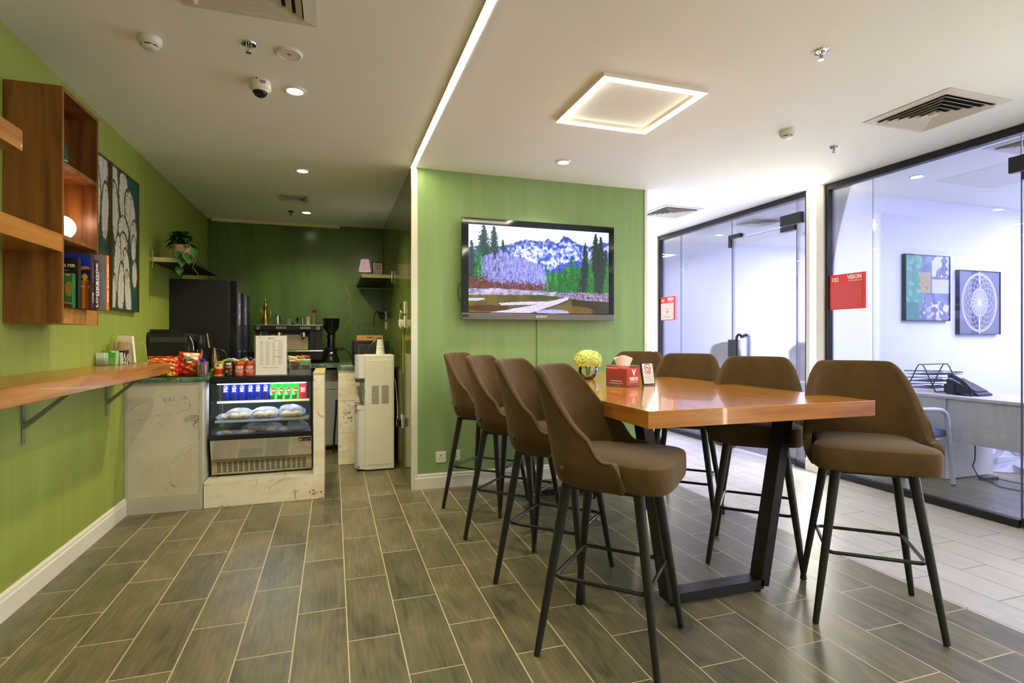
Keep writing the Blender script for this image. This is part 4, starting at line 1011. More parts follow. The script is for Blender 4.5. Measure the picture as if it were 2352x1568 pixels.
for k in range(8):
    a = -50 + 14 * k; box(b, -1.330 + .008 * (k % 5), -1.326 + .008 * (k % 5), 4.215 + .004 * k, 4.22 + .004 * k, PZ + .0, PZ + .075, rot=RY(a * .6), piv=(-1.33, 4.22, PZ + .002))
o = obj('paper_sachets', b, wS, at=(-1.33, 4.22, PZ)); tag(o, 'loose paper-wrapped sugar sticks fanned out beside the napkins', 'sugar sticks', kind='stuff')
t = thing('napkin_holder', 'clear napkin holder with white paper napkins on the counter plank', 'napkin holder', (-1.33, 4.42, PZ))
b = NB(); prism(b, [(-1.415, PZ + .01), (-1.30, PZ + .01), (-1.315, PZ + .19), (-1.40, PZ + .195)], 'y', 4.385, 4.42); obj('napkins', b, mat('napkin_paper', srgb((226, 218, 192)), .9, bump=(20, .1)), t)
b = NB(); tube(b, [(-1.30, 4.375, PZ + .005), (-1.31, 4.375, PZ + .13), (-1.32, 4.375, PZ + .14), (-1.40, 4.375, PZ + .14), (-1.41, 4.375, PZ + .005)], .003, 6); tube(b, [(-1.24, 4.44, PZ + .005), (-1.25, 4.44, PZ + .125), (-1.265, 4.44, PZ + .14), (-1.40, 4.44, PZ + .14), (-1.41, 4.44, PZ + .005)], .003, 6); box(b, -1.415, -1.24, 4.37, 4.445, PZ + .0005, PZ + .005)
obj('wire_stand', b, mat('translucent_plastic', srgb((170, 170, 150)), .3), t, smooth=50)
# ================================================================ KITCHEN CORNER
GREENM = marble('green_marble', srgb((64, 100, 76)), srgb((120, 160, 130)), srgb((180, 200, 180)), 9, .15, .03)
GREYM = marble('grey_veined_panel', srgb((212, 204, 186)), srgb((196, 186, 166)), srgb((70, 62, 54)), 3.2, .45, .007, 1.0)
ONYX = marble('cream_marble', srgb((250, 246, 228)), srgb((240, 220, 180)), srgb((110, 70, 62)), 4.5, .18, .02, 1.3, stretch=(1, 1, 1.6))
GREYP = mat('grey_frame_paint', srgb((190, 186, 172)), .5)
CZ = 1.0
t = thing('stone_cabinet', 'pale cabinet with cracked-stone pattern panel beside the display fridge', 'cabinet', (-1.2, 4.67, 0))
obj('body', bx(XL + .002, -.944, 4.68, 5.78, .012, .967), GREYP, t)
obj('stone_panel', bx(-1.425, -.965, 4.671, 4.68, .12, .945), GREYM, t)
b = NB(); box(b, XL + .002, -1.425, 4.668, 4.68, .10, .967); box(b, -.965, -.942, 4.668, 4.68, .10, .967); box(b, -1.425, -.965, 4.668, 4.68, .945, .967); box(b, -1.425, -.965, 4.668, 4.68, .10, .12); obj('frame', b, GREYP, t)
obj('plinth', bx(XL + .002, -.942, 4.664, 4.68, 0.0, .10), GREYP, t)
o = obj('countertop', bx(XL + .002, -.918, 4.652, 5.80, .968, CZ, bev=.004), GREENM, at=(-1.18, 5.2, .968)); tag(o, 'green marble countertop on the pale stone cabinet', 'countertop')
# marble plinth and pillar around the display fridge
t = thing('marble_counter_base', 'cream veined marble plinth and upright under and beside the display fridge', 'counter base', (-.5, 4.68, 0))
obj('plinth', bx(-.936, -.067, 4.68, 5.38, 0, .193), ONYX, t); obj('upright', bx(-.151, -.067, 4.685, 5.38, .194, 1.0), ONYX, t); obj('cap', bx(-.153, -.065, 4.682, 5.38, 1.0, 1.018, bev=.002), mat('cap_travertine', srgb((212, 190, 130)), .3), t)
# display fridge
dx0, dx1, dy0, dy1 = -.922, -.162, 4.80, 5.34
t = thing('display_fridge', 'counter-top glass display fridge with black frame and steel front', 'display fridge', (-.54, 5.0, .195))
MIR = mat('polished_steel_front', (.88, .90, .95), .09, .8); VST = mat('steel_grille', (.45, .42, .36), .22, 1.0)
obj('cooling_base', prism(NB(), [(dy0 + .07, .21), (dy0 + .05, .335), (dy0 + .02, .50), (dy1, .50), (dy1, .21)], 'x', dx0 + .01, dx1 - .01), BLACKP, t)
b = NB(); q = [(dy0 + .012, .335), (dy0 - .030, .492)]; nrm = Vector((0, -.157, -.042)).normalized()
prism(b, [(dy0 + .036, .335), (dy0 + .030, .335), (dy0 - .012, .492), (dy0 - .006, .492)], 'x', dx0 + .008, dx1 - .008); obj('front_panel', b, MIR, t)
g = obj('grille_panel', prism(NB(), [(dy0 + .028, .335), (dy0 + .05, .21), (dy0 + .056, .21), (dy0 + .034, .335)], 'x', dx0 + .008, dx1 - .008), VST, t)
b = NB()
for i in range(17):
    x = dx0 + .062 + i * .0395
    for j in range(7):
        z = .232 + j * .0125; y = dy0 + .05 - (z - .21) * .176; box(b, x - .014, x + .014, y - .0015, y + .001, z - .0028, z + .0028)
obj('vent_slots', b, BLACKP, g)
for x in (dx0 + .06, dx1 - .06):
    for y in (dy0 + .09, dy1 - .06): obj('foot', cyl(NB(), (x, y, 0), .022, .1935, .215, 16), BLACKP, t)
BK = mat('case_black', (.014, .015, .02), .12)
obj('top_slab', bx(dx0 - .004, dx1 + .004, dy0 - .006, dy1, .935, .990, bev=.012, seg=3), BK, t)
obj('bottom_rail', bx(dx0, dx1, dy0 - .014, dy0 + .016, .492, .532, bev=.006), BK, t)
for x in (dx0, dx1 - .014): obj('corner_post', bx(x, x + .014, dy0 - .004, dy0 + .012, .53, .94), BK, t)
for x in (dx0, dx1 - .014): obj('side_rail', bx(x, x + .014, dy0 + .016, dy1, .492, .52), BK, t)
obj('front_glass', bx(dx0 + .014, dx1 - .014, dy0, dy0 + .005, .53, .936), GLASS, t)
for x in (dx0 + .002, dx1 - .007): obj('side_glass', bx(x, x + .005, dy0 + .012, dy1 - .03, .52, .936), GLASS, t)
FRW = mat('fridge_liner', srgb((150, 160, 178)), .4)
obj('back_door', bx(dx0 + .01, dx1 - .01, dy1 - .03, dy1 - .012, .50, .936), FRW, t)
obj('deck', bx(dx0 + .016, dx1 - .016, dy0 + .02, dy1 - .03, .50, .515), FRW, t)
SHG = glassm('shelf_glass', (.86, .92, .92), 1.2, haze=.10)
for z, ya in ((.775, dy0 + .14), (.630, dy0 + .06)):
    s = obj('shelf', bx(dx0 + .03, dx1 - .03, ya, dy1 - .04, z, z + .006), SHG, t)
    obj('price_rail', bx(dx0 + .03, dx1 - .25, ya - .004, ya - .0005, z - .010, z + .008), mat('rail_white', srgb((206, 222, 220)), .4), s)
    obj('price_rail', bx(dx1 - .249, dx1 - .03, ya - .004, ya - .0005, z - .010, z + .008), mat('rail_yellow', srgb((206, 196, 110)), .4), s)
obj('light_tube', bx(dx0 + .05, dx1 - .05, dy0 + .03, dy0 + .045, .926, .934), emis('fridge_tube', (.66, .78, 1), 2.5), t)
lamp('fridge_light', 'AREA', (-.54, dy0 + .09, .928), 1.3, (.66, .76, 1), .66, (R(14), 0, 0), size_y=.05, parent=t)
bd = obj('maker_badge', bx(dx1 - .105, dx1 - .014, dy0 - .0105, dy0 - .008, .452, .482, rot=RX(15)), mat('badge_black', (.015, .015, .015), .4), t)
bd2 = obj('badge_emblem', bx(dx1 - .100, dx1 - .080, dy0 - .0118, dy0 - .0108, .456, .478, rot=RX(15)), PRED, t)
text('EK', .020, (dx1 - .090, dy0 - .0125, .467), (1, 0, 0), (0, .26, .96), PW, t, ext=.0003); text('MARINO', .016, (dx1 - .048, dy0 - .0120, .471), (1, 0, 0), (0, .26, .96), PRED, t, ext=.0003); text('since 1980', .008, (dx1 - .048, dy0 - .0112, .460), (1, 0, 0), (0, .26, .96), PW, t, ext=.0003)
# drink cans: a painted sleeve, silver lid and base
CANM = artmat('can_print', .25, metal=.35)
def can(lab, c, r, h, paint, group, name='drink_can', W=72, Hh=60, front=0.5, m=None):
    t = thing(name, lab, 'can', c, group); cv = Canvas(W, Hh, (.5, .5, .5)); paint(cv)
    def fn(u, v):
        a = -math.pi / 2 + (u - front) * 2 * math.pi; rr = r * (1 if .04 < v < .97 else .95); return (c[0] + rr * math.cos(a), c[1] + rr * math.sin(a), c[2] + h * (1 - v) * .965 + h * .0175)
    art('sleeve', cv, fn, m or CANM, t)
    b = NB(); lathe(b, [(r * .86, h * .955), (r * .93, h), (r * .90, h), (r * .85, h * .975), (.002, h * .975)], c, 24); obj('lid', b, CHROME, t, smooth=40)
    obj('base', lathe(NB(), [(r * .80, 0), (r * .95, h * .03), (r * .9, h * .031)], c, 24), CHROME, t, smooth=40)
    return t
def cola(cv):
    cv.put(cv.v < 2, (.06, .12, .46)); cv.put((cv.v > .55), (.03, .07, .34)); cv.put(cv.noise(14, 10, 3) > .62, (.10, .20, .58), .5)
    for x in (.5, .0, 1.0):
        cv.ell(x, .27, .068, .165, (.9, .9, .95)); cv.put(((cv.u - x) / .06) ** 2 + ((cv.v - .27) / .145) ** 2 < 1, (.82, .10, .16)); 
        cv.put((((cv.u - x) / .06) ** 2 + ((cv.v - .27) / .145) ** 2 < 1) & (cv.v - .27 > .05 - (cv.u - x) * 1.4), (.10, .22, .66)); cv.put((((cv.u - x) / .06) ** 2 + ((cv.v - .27) / .145) ** 2 < 1) & (np.abs(cv.v - .27 - .02 + (cv.u - x) * 1.4) < .045), (.95, .95, .97))
def lime(cv):
    cv.put(cv.v < 2, (.10, .58, .16)); cv.put(cv.v < .30, (.06, .66, .14)); cv.put((cv.v > .75), (.05, .38, .10)); cv.put((cv.v - .3) > np.abs((cv.u - .66)) * 5, (.42, .74, .30)); cv.put(((cv.v - .42) > (cv.u - .38) * 4) & (cv.v > .25) & (cv.v < .75), (.74, .86, .66), .8)
    cv.ell(.5, .45, .075, .18, (.86, .14, .08))
def redc(cv): cv.put(cv.v < 2, (.72, .10, .16)); cv.rect(.4, .3, .6, .6, (.85, .5, .5))
yy = 4.99
def xat(px, y): u = (px - 1176) / 1254.; s_, c_ = math.sin(.316718), math.cos(.316718); return (s_ + u * c_) / (c_ - u * s_) * y
cans = [(519.5, 'c'), (539, 'c'), (557, 'c'), (576.5, 'c'), (593.5, 'c'), (611, 'c'), (629, 'l'), (647.5, 'l'), (663.5, 'l'), (680, 'l'), (696, 'r')]
pro = {}; ordn = ['leftmost', 'second from the left', 'third from the left', 'fourth from the left', 'fifth from the left', 'rightmost']
for i, (px_, k) in enumerate(cans):
    x = xat(px_, yy)
    if k == 'c': lab = '%s blue cola can on the top shelf of the display fridge' % ordn[i]
    elif k == 'l': lab = 'green lemon-lime can on the top shelf of the display fridge, %s of four' % ['leftmost', 'second', 'third', 'rightmost'][i - 6]
    else: lab = 'red can at the right end of the top shelf in the display fridge'
    gr = {'c': 'blue cola cans in the display fridge', 'l': 'green drink cans in the display fridge', 'r': None}[k]
    if k in pro:
        t = copy_tree(pro[k]); t.location.x = x; t['label'] = lab
    else:
        t = can(lab, (x, yy, .782), .0325, .140, {'c': cola, 'l': lime, 'r': redc}[k], gr); pro[k] = t
        if k == 'c': text('pepsi', .014, (x, yy - .0332, .782 + .078), (1, 0, 0), (0, 0, 1), PW, t, ext=.0003)
        if k == 'l': text('up', .019, (x, yy - .0334, .782 + .077), (1, 0, 0), (0, 0, 1), PW, t, ext=.0003, bold=.0006)
# wrapped buns
WRAP = mat('crinkled_film', (.92, .93, .95), .10, alpha=.24, bump=(70, 1)); BUN = mat('bun_crust', srgb((186, 148, 92)), .8, var=(45, .3), bump=(40, .3))
def bun(x, y, z, lab, s=1, n=2, tall=.05, w_=.085):
    t = thing('wrapped_bun', lab, 'bun', (x, y, z), 'wrapped buns in the display fridge')
    for k in range(n):
        o_ = (k - (n - 1) / 2) * .065 * s; obj('bun', ball(NB(), (x + o_, y, z + .024 * s), .040 * s, .050 * s, .021 * s, 16), BUN, t, smooth=180)
    b = NB(); rr = random.Random(int(x * 999)); ph = rr.random() * 6
    def fn(u, v):
        a = u * 6.2832; f = math.sin(v * math.pi) ** .6 if v < 1 else 0
        wob = 1 + .09 * math.sin(5 * a + ph + 6 * v) + .07 * math.sin(13 * a + ph * 2 - 9 * v) + .05 * math.sin(23 * a + 14 * v)
        return (x + math.cos(a) * w_ * s * f * wob, y + math.sin(a) * .06 * s * f * wob, z + .002 + (1 - math.cos(v * math.pi)) * .5 * tall * s * (1 + .15 * math.sin(3 * a + ph)))
    surf(b, fn, 56, 18, closed=True); obj('plastic_wrap', b, WRAP, t, smooth=25); return t
for i, (px_, y, z, s, n, tl) in enumerate([(518, 4.93, .637, .75, 1, .055), (548, 4.92, .637, 1.15, 2, .068), (607, 4.92, .637, 1.25, 2, .065), (670, 4.92, .637, 1.15, 2, .080),
        (522, 4.90, .516, .9, 1, .035), (560, 4.90, .516, .9, 1, .035), (585, 5.0, .516, 1.1, 2, .06), (622, 4.94, .516, 1.1, 1, .065), (650, 4.92, .516, .9, 1, .045), (684, 4.95, .516, .95, 1, .085)]):
    pos = ['far left on the middle shelf', 'left pair on the middle shelf', 'centre pair on the middle shelf', 'right pair on the middle shelf', 'flat one far left on the fridge floor', 'flat one second on the fridge floor', 'pair left of centre on the fridge floor', 'taller one right of centre on the fridge floor', 'orange-tinted one on the fridge floor', 'tied bag far right on the fridge floor'][i]
    bun(xat(px_, y), y, z, 'plastic-wrapped bun in the display fridge, ' + pos, s, n, tl)
# --- snack cans on the case
TZ2 = .9905
def s_a(cv): cv.put(cv.v < 2, (.86, .72, .18)); cv.put(cv.noise(20, 16, 1) > .7, (.55, .38, .08)); cv.rect(0, .50, 1, .86, (.78, .10, .08)); cv.ell(.5, .30, .14, .15, (.95, .94, .88)); cv.ell(.5, .25, .05, .05, (.1, .4, .25))
def s_b(cv): cv.put(cv.v < 2, (.16, .10, .08)); cv.poly([(.40, .10), (.60, .10), (.58, .24), (.42, .24)], (.92, .9, .86)); cv.rect(.38, .30, .62, .36, (.72, .62, .14)); cv.rect(.40, .38, .60, .44, (.72, .62, .14)); cv.put((cv.noise(30, 24, 6) > .56) & (np.abs(cv.u - .5) < .13) & (cv.v > .5) & (cv.v < .9), (.82, .30, .08)); cv.ell(.42, .70, .05, .08, (.6, .7, .2))
def s_c(cv): cv.put(cv.v < 2, (.90, .42, .08)); cv.put(cv.noise(26, 20, 4) > .64, (.72, .12, .04)); cv.rect(0, .24, 1, .82, (.80, .14, .08)); cv.poly([(.36, .32), (.64, .32), (.64, .50), (.38, .52)], (.93, .88, .76))
SNM = artmat('snack_print', .4)
P_ = [(-.866, s_a, 'yellow and red snack can, leftmost of four on the display fridge'), (-.790, s_b, 'dark brown snack can, second of four on the display fridge'), (-.714, s_c, 'orange and red potato stick can, third of four on the display fridge'), (-.638, s_c, 'orange and red potato stick can, fourth, touching the menu stand')]
for i, (x, f, lab) in enumerate(P_):
    if i == 3:
        t2 = copy_tree(t); t2.location.x = x; t2['label'] = lab; continue
    t = can(lab, (x, 4.86, TZ2), .0355, .122, f, 'snack cans on the display fridge', 'snack_can', m=SNM)
    if i == 0: text('Fonfis', .018, (x, 4.8235, TZ2 + .082), (1, 0, 0), (0, 0, 1), PRED, t, ext=.0003)
    if i == 2:
        text('HOT & SPICY', .010, (x, 4.8235, TZ2 + .072), (1, 0, 0), (0, 0, 1), PRED, t, ext=.0003); text('POTATO', .016, (x + .002, 4.8235, TZ2 + .047), (1, 0, 0), (0, 0, 1), PW, t, ext=.0003, bold=.0004); text('STICKS', .016, (x + .002, 4.8235, TZ2 + .033), (1, 0, 0), (0, 0, 1), PW, t, ext=.0003, bold=.0004)
# menu in an acrylic stand
mx0, mx1, mz = -.604, -.352, TZ2
t = thing('menu_stand', 'acrylic stand holding a printed white menu sheet on the display fridge', 'menu', (-.478, 4.83, mz))
obj('acrylic', bx(mx0, mx1, 4.822, 4.828, mz, mz + .330), CLEAR, t); obj('foot', bx(mx0, mx1, 4.82, 4.90, mz, mz + .004), CLEAR, t)
obj('sheet', bx(mx0 + .012, mx1 - .008, 4.8195, 4.8215, mz + .008, mz + .324), mat('menu_paper', srgb((246, 242, 236)), .35), t)
b = NB(); r = random.Random(2); br_ = NB()
for blk, (za, n) in enumerate(((.275, 9), (.195, 6), (.145, 7))):
    for k in range(n):
        z = mz + za - k * .0088
        for cx_ in (.045, .090, .135, .185):
            wd = r.uniform(.008, .014) + (.006 if cx_ in (.09, .185) else 0); x = mx0 + cx_ + .01; box(b, x - wd, x + wd, 4.8188, 4.8196, z - .0011, z + .0011)
    z = mz + za + .010; box(br_, mx0 + .15, mx0 + .20, 4.8188, 4.8196, z - .0014, z + .0014)
box(b, mx0 + .06, mx0 + .18, 4.8188, 4.8196, mz + .065, mz + .068); obj('printed_lines', b, PG, t); obj('red_headings', br_, PRED, t)
text('V', .020, (mx0 + .045, 4.8192, mz + .313), (1, 0, 0), (0, 0, 1), PRED, t, 'logo', ext=.0003); text('VISION', .008, (mx0 + .045, 4.8192, mz + .302), (1, 0, 0), (0, 0, 1), PRED, t, 'logo', ext=.0003); text('MENU', .018, (mx0 + .128, 4.8192, mz + .302), (1, 0, 0), (0, 0, 1), PG, t, ext=.0003, bold=.0004)
# tub of wrapped sweets behind the cans
t = thing('sweets_tray', 'low clear tray behind the snack cans', 'tray', (-.74, 4.99, TZ2)); obj('tray', bx(-.86, -.61, 4.93, 5.06, TZ2, TZ2 + .10), CLEAR, t)
def wrapper(x, y, z, col, lab, sz=(.05, .016, .03), rz=0, ry=0, group='wrapped sweets and bars', name='wrapped_sweet'):
    m_ = mat('wrapper_%d_%d_%d' % col, srgb(col), .28, bump=(60, .5)); b = NB(); L_, T_, W_ = sz
    def fn(u, v):
        a = v * 6.2832; x_ = (u - .5) * L_; f = 1 if .14 < u < .86 else .55; fl = 1 if .1 < u < .9 else 1.15
        return (x_, math.cos(a) * T_ * .5 * (f if f == 1 else .15), math.sin(a) * W_ * .5 * (1 if f == 1 else fl * .9))
    surf(b, fn, 14, 12); o = obj(name, b, m_, smooth=180); o.location = (x, y, z); o.rotation_euler = (R(20), R(ry), R(rz)); tag(o, lab, 'sweet', group); return o
for k, (x, col, ds) in enumerate([(-.83, (190, 200, 90), 'lime'), (-.795, (120, 170, 210), 'pale blue'), (-.765, (222, 214, 180), 'cream'), (-.70, (150, 190, 110), 'pale green'), (-.672, (228, 226, 200), 'ivory'), (-.64, (60, 40, 140), 'purple'), (-.615, (226, 216, 160), 'pale yellow')]):
    wrapper(x, 4.98, TZ2 + .118 + .006 * (k % 2), col, ds + ' wrapped sweet in the tray behind the snack cans', (.06, .02, .034), 10 * (k % 3), 18 * ((k % 3) - 1))
# clear organiser at the right end
ox0, ox1 = -.345, -.178
t = thing('snack_organiser', 'clear organiser with snack bars and coffee pods right of the menu', 'organiser', (-.26, 4.92, TZ2))
b = NB(); box(b, ox0, ox1, 4.845, 4.849, TZ2, TZ2 + .045); box(b, ox0, ox1, 4.90, 4.904, TZ2, TZ2 + .11); box(b, ox0, ox1, 5.0, 5.004, TZ2, TZ2 + .13); box(b, ox0, ox0 + .004, 4.849, 5.0, TZ2, TZ2 + .12); box(b, ox1 - .004, ox1, 4.849, 5.0, TZ2, TZ2 + .12); box(b, ox0, ox1, 4.849, 5.0, TZ2 + .085, TZ2 + .088); obj('acrylic', b, CLEAR, t)
obj('divider', bx(-.262, -.259, 4.849, 5.0, TZ2, TZ2 + .085), CLEAR, t)
for k, x in enumerate((-.302, -.222)):
    o = obj('coffee_pod_cup', lathe(NB(), [(.022, .0), (.031, .042), (.033, .044), (.002, .045)], (x, 4.95, TZ2 + .03), 20), BLACKP, at=(x, 4.95, TZ2 + .03), smooth=40); tag(o, 'small black cup in the clear organiser, %s one' % ('left', 'right')[k], 'cup', 'black cups in the organiser')
for k, (x, y, z, c_, ds) in enumerate([(-.315, 4.93, .105, (222, 204, 150), 'cream and brown'), (-.325, 4.97, .135, (214, 206, 150), 'pale yellow'), (-.27, 4.93, .112, (110, 190, 70), 'bright green'), (-.262, 4.98, .135, (214, 120, 50), 'orange'), (-.22, 4.93, .112, (130, 200, 140), 'mint green'), (-.225, 4.985, .14, (160, 60, 40), 'dark red'), (-.30, 4.90, .095, (120, 60, 40), 'brown')]):
    wrapper(x, y, TZ2 + z, c_, ds + ' snack bar on top of the clear organiser', (.075, .022, .036), 12 * (k % 3 - 1), 8 * (k % 2), name='snack_bar')

# --- snacks on the green marble top
def snack_bag(c, w_, h, tk, paint, lab, rot=(0, 0, 0), W=60, Hh=60):
    t = thing('snack_bag', lab, 'snack bag', c, 'snack bags on the green marble top'); cv = Canvas(W, Hh, (.5, .5, .5)); paint(cv); L = Vector(c)
    for sgn, nm in ((-1, 'front'), (1, 'back')):
        def fn(u, v, sgn=sgn):
            x = (u - .5) * w_; z = (1 - v) * h; e = max(0, math.sin(math.pi * u) * math.sin(math.pi * v)) ** .45
            wr = .006 * math.sin(u * 21 + v * 8) * e + .004 * math.sin(v * 25 - u * 9) * e
            return (L.x + x * (1 - .05 * math.sin(math.pi * v)), L.y + sgn * (tk * .5 * e + wr), L.z + z)
        art(nm, cv, fn, artmat('bag_print', .28), t)
    t.rotation_euler = tuple(R(a) for a in rot); return t
def g_rufly(cv):
    cv.put(cv.v < 2, (.74, .16, .04)); cv.put(cv.noise(6, 6, 2) > .6, (.84, .24, .06), .7); cv.poly([(.18, .06), (.86, .02), (.86, .30), (.58, .50), (.42, .52), (.30, .30)], (.90, .84, .68))
    for x, y in ((.55, .62), (.66, .56), (.60, .72), (.72, .62), (.48, .70), (.66, .78)): cv.ell(x, y, .05, .028, (.88, .74, .34), -35)
    cv.ell(.74, .82, .06, .04, (.5, .6, .12)); cv.ell(.82, .92, .07, .05, (.8, .4, .2))
def g_orange(cv): cv.put(cv.v < 2, (.94, .50, .08)); cv.put(cv.v < .35, (.72, .08, .04)); cv.put(np.abs(cv.v - .42) < .04, (.92, .8, .6)); cv.put((cv.v > .72), (.68, .10, .06)); cv.put(cv.noise(12, 9, 7) > .7, (.96, .66, .2), .6)
def g_redy(cv): cv.put(cv.v < 2, (.70, .04, .06)); cv.ell(.5, .32, .42, .13, (.92, .76, .10)); cv.ell(.5, .33, .46, .05, (.8, .06, .08)); cv.ell(.5, .48, .32, .07, (.92, .80, .16)); cv.ell(.6, .85, .3, .12, (.92, .62, .10)); cv.rect(.2, .6, .8, .7, (.86, .3, .3))
def g_green(cv): cv.put(cv.v < 2, (.70, .78, .10)); cv.ell(.5, .5, .3, .2, (.3, .4, .1)); cv.put(cv.v > .7, (.5, .2, .04))
bg = snack_bag((-1.072, 4.80, CZ + .012), .165, .178, .05, g_rufly, 'red-orange snack bag with cream label, front of the pile', (-14, 6, 4))
text('Cheese', .022, (-1.075, 4.771, CZ + .150), (1, 0, .12), (0, .24, .97), PK, bg, ext=.0004); text('Rufly', .034, (-1.070, 4.770, CZ + .125), (1, 0, .16), (0, .24, .97), PK, bg, ext=.0004, bold=.001)
snack_bag((-1.255, 4.86, CZ + .075), .22, .09, .06, g_orange, 'orange and red crisp bag lying behind the wooden counter end', (-30, 0, 3))
b_ = snack_bag((-1.165, 4.74, CZ + .004), .09, .12, .045, g_redy, 'red and yellow crisp bag between the counter end and the orange bag', (-16, 0, -6)); text("lay's", .022, (-1.165, 4.712, CZ + .078), (1, 0, 0), (0, 0, 1), PW, b_, ext=.0004)
snack_bag((-1.205, 4.705, CZ + .002), .10, .035, .03, g_green, 'small lime-green snack packet peeking out under the counter end', (-10, 0, 0))
snack_bag((-1.30, 4.95, CZ + .002), .20, .08, .07, g_redy, 'red crisp bag at the bottom of the pile behind the counter plank', (0, 0, 12))
snack_bag((-1.14, 4.93, CZ + .002), .15, .10, .06, g_orange, 'orange crisp bag behind the red-orange bag', (-8, 0, -14))
o = obj('snack_tray', bx(-1.29, -.985, 4.69, 4.99, CZ, CZ + .006), mat('dark_tray', srgb((50, 32, 22)), .3), at=(-1.13, 4.84, CZ)); tag(o, 'dark flat tray under the snack bags', 'tray')
t = thing('sweets_jar', 'clear open jar filled with wrapped bars beside the red-orange bag', 'jar', (-.955, 4.76, CZ)); obj('jar', lathe(NB(), [(.040, .0), (.042, .008), (.044, .115), (.041, .115), (.039, .01), (.001, .006)], (-.962, 4.76, CZ), 28), CLEAR, t, smooth=50)
for k, (dx, dy, z, c_, ds) in enumerate([(-.018, -.012, .05, (196, 36, 40), 'red'), (.004, -.016, .055, (110, 60, 44), 'brown'), (.020, -.004, .06, (190, 30, 40), 'crimson'), (-.008, .014, .10, (40, 30, 150), 'deep blue'), (.014, .012, .095, (60, 36, 140), 'violet'), (-.022, .008, .06, (226, 180, 60), 'yellow')]):
    wrapper(-.962 + dx, 4.76 + dy, CZ + z, c_, ds + ' wrapped bar standing in the clear jar', (.085, .014, .026), 20 * k, 84, name='wrapped_bar')
for k, (x, y, z, c_, ds) in enumerate([(-.905, 4.91, .035, (120, 190, 50), 'green'), (-.885, 4.95, .075, (60, 110, 180), 'blue and green')]): wrapper(x + .0, y, TZ2 + z, c_, ds + ' packet behind the leftmost snack can', (.055, .03, .05), 0, 0, name='snack_packet')
# black capsule coffee machine + kettle
t = thing('coffee_machine', 'black coffee machine with a row of vent slots on the left counter', 'coffee machine', (-1.29, 5.3, CZ))
obj('body', bx(-1.44, -1.16, 5.16, 5.50, CZ, 1.335, bev=.008), BLACKP, t); obj('water_tank', bx(-1.432, -1.27, 5.18, 5.46, 1.335, 1.368, bev=.006), BLACKP, t)
obj('brew_head', prism(NB(), [(-1.165, CZ + .02), (-1.115, CZ + .02), (-1.108, 1.20), (-1.115, 1.26), (-1.14, 1.315), (-1.165, 1.33)], 'y', 5.17, 5.44), mat('black_satin', (.02, .021, .024), .25), t)
b = NB()
for k in range(24): box(b, -1.418 + k * .0112, -1.413 + k * .0112, 5.157, 5.161, 1.262, 1.305)
obj('vent_slots', b, mat('slot_grey', srgb((110, 112, 130)), .3, .6), t)
obj('drop_button', ball(NB(), (-1.148, 5.168, 1.20), .011, .004, .032, 16), mat('button_blue', srgb((60, 74, 92)), .2), t, smooth=180)
obj('chrome_arc', tube(NB(), [(-1.135, 5.16, 1.31), (-1.112, 5.16, 1.26), (-1.106, 5.16, 1.19)], .0035, 8), CHROME, t, smooth=60)
t = thing('milk_frother', 'small black appliance with chrome trim right of the black coffee machine', 'appliance', (-1.08, 5.3, CZ))
obj('body', lathe(NB(), [(.034, 0), (.036, .02), (.036, .18), (.030, .185)], (-1.075, 5.25, CZ), 24), BLACKP, t, smooth=40); obj('head', lathe(NB(), [(.030, .20), (.040, .22), (.038, .30), (.024, .325)], (-1.08, 5.25, CZ), 24), BK, t, smooth=40)
obj('chrome_posts', tube(tube(NB(), [(-1.095, 5.215, CZ + .13), (-1.090, 5.215, CZ + .20)], .005, 8), [(-1.055, 5.215, CZ + .12), (-1.058, 5.215, CZ + .20)], .005, 8), CHROME, t, smooth=60)
t = thing('french_press', 'steel jug with upright handle and black loop grip near the tall fridge', 'jug', (-.99, 5.35, CZ))
obj('jug', lathe(NB(), [(.045, 0), (.05, .02), (.040, .14), (.020, .19), (.018, .21)], (-.99, 5.35, CZ), 28), mat('smoked_steel', srgb((120, 110, 84)), .15, .9), t, smooth=50)
b = NB(); box(b, -1.030, -1.020, 5.30, 5.315, CZ + .21, CZ + .335, rot=RY(-8)); obj('lid_handle', b, CHROME, t); obj('lid_grip', box(NB(), -1.017, -.997, 5.30, 5.315, CZ + .215, CZ + .335, rot=RY(-8)), BLACKP, t)
obj('loop_grip', tube(NB(), arc((-.955, 5.35, CZ + .13), .062, -60, 110, 12, 'xz'), .008, 8), BLACKP, t, smooth=60)
# --- tall black fridge with glass doors facing the aisle
t = thing('tall_fridge', 'tall black fridge whose two glass doors face into the kitchen', 'fridge', (-1.16, 6.2, 0)); fy0, fy1, fz = 5.82, 6.66, 1.85
FB = mat('fridge_black', (.010, .010, .011), .42); xfb = -.945
b = NB(); box(b, XL + .004, xfb, fy0, fy0 + .03, .03, fz, bev=.004); box(b, XL + .004, xfb, fy1 - .03, fy1, .03, fz); box(b, XL + .004, xfb, fy0 + .03, fy1 - .03, fz - .09, fz); box(b, XL + .004, xfb, fy0 + .03, fy1 - .03, .03, .18); box(b, XL + .004, XL + .03, fy0 + .03, fy1 - .03, .18, fz - .09); obj('body', b, FB, t)
obj('liner', bx(XL + .031, XL + .036, fy0 + .031, fy1 - .031, .19, fz - .1), mat('liner_grey', srgb((150, 156, 170)), .4), t)
for z in (.55, .9, 1.2, 1.5): obj('wire_shelf', bx(XL + .04, xfb - .02, fy0 + .035, fy1 - .035, z, z + .006), mat('shelf_wire', srgb((170, 174, 180)), .3, .5), t)
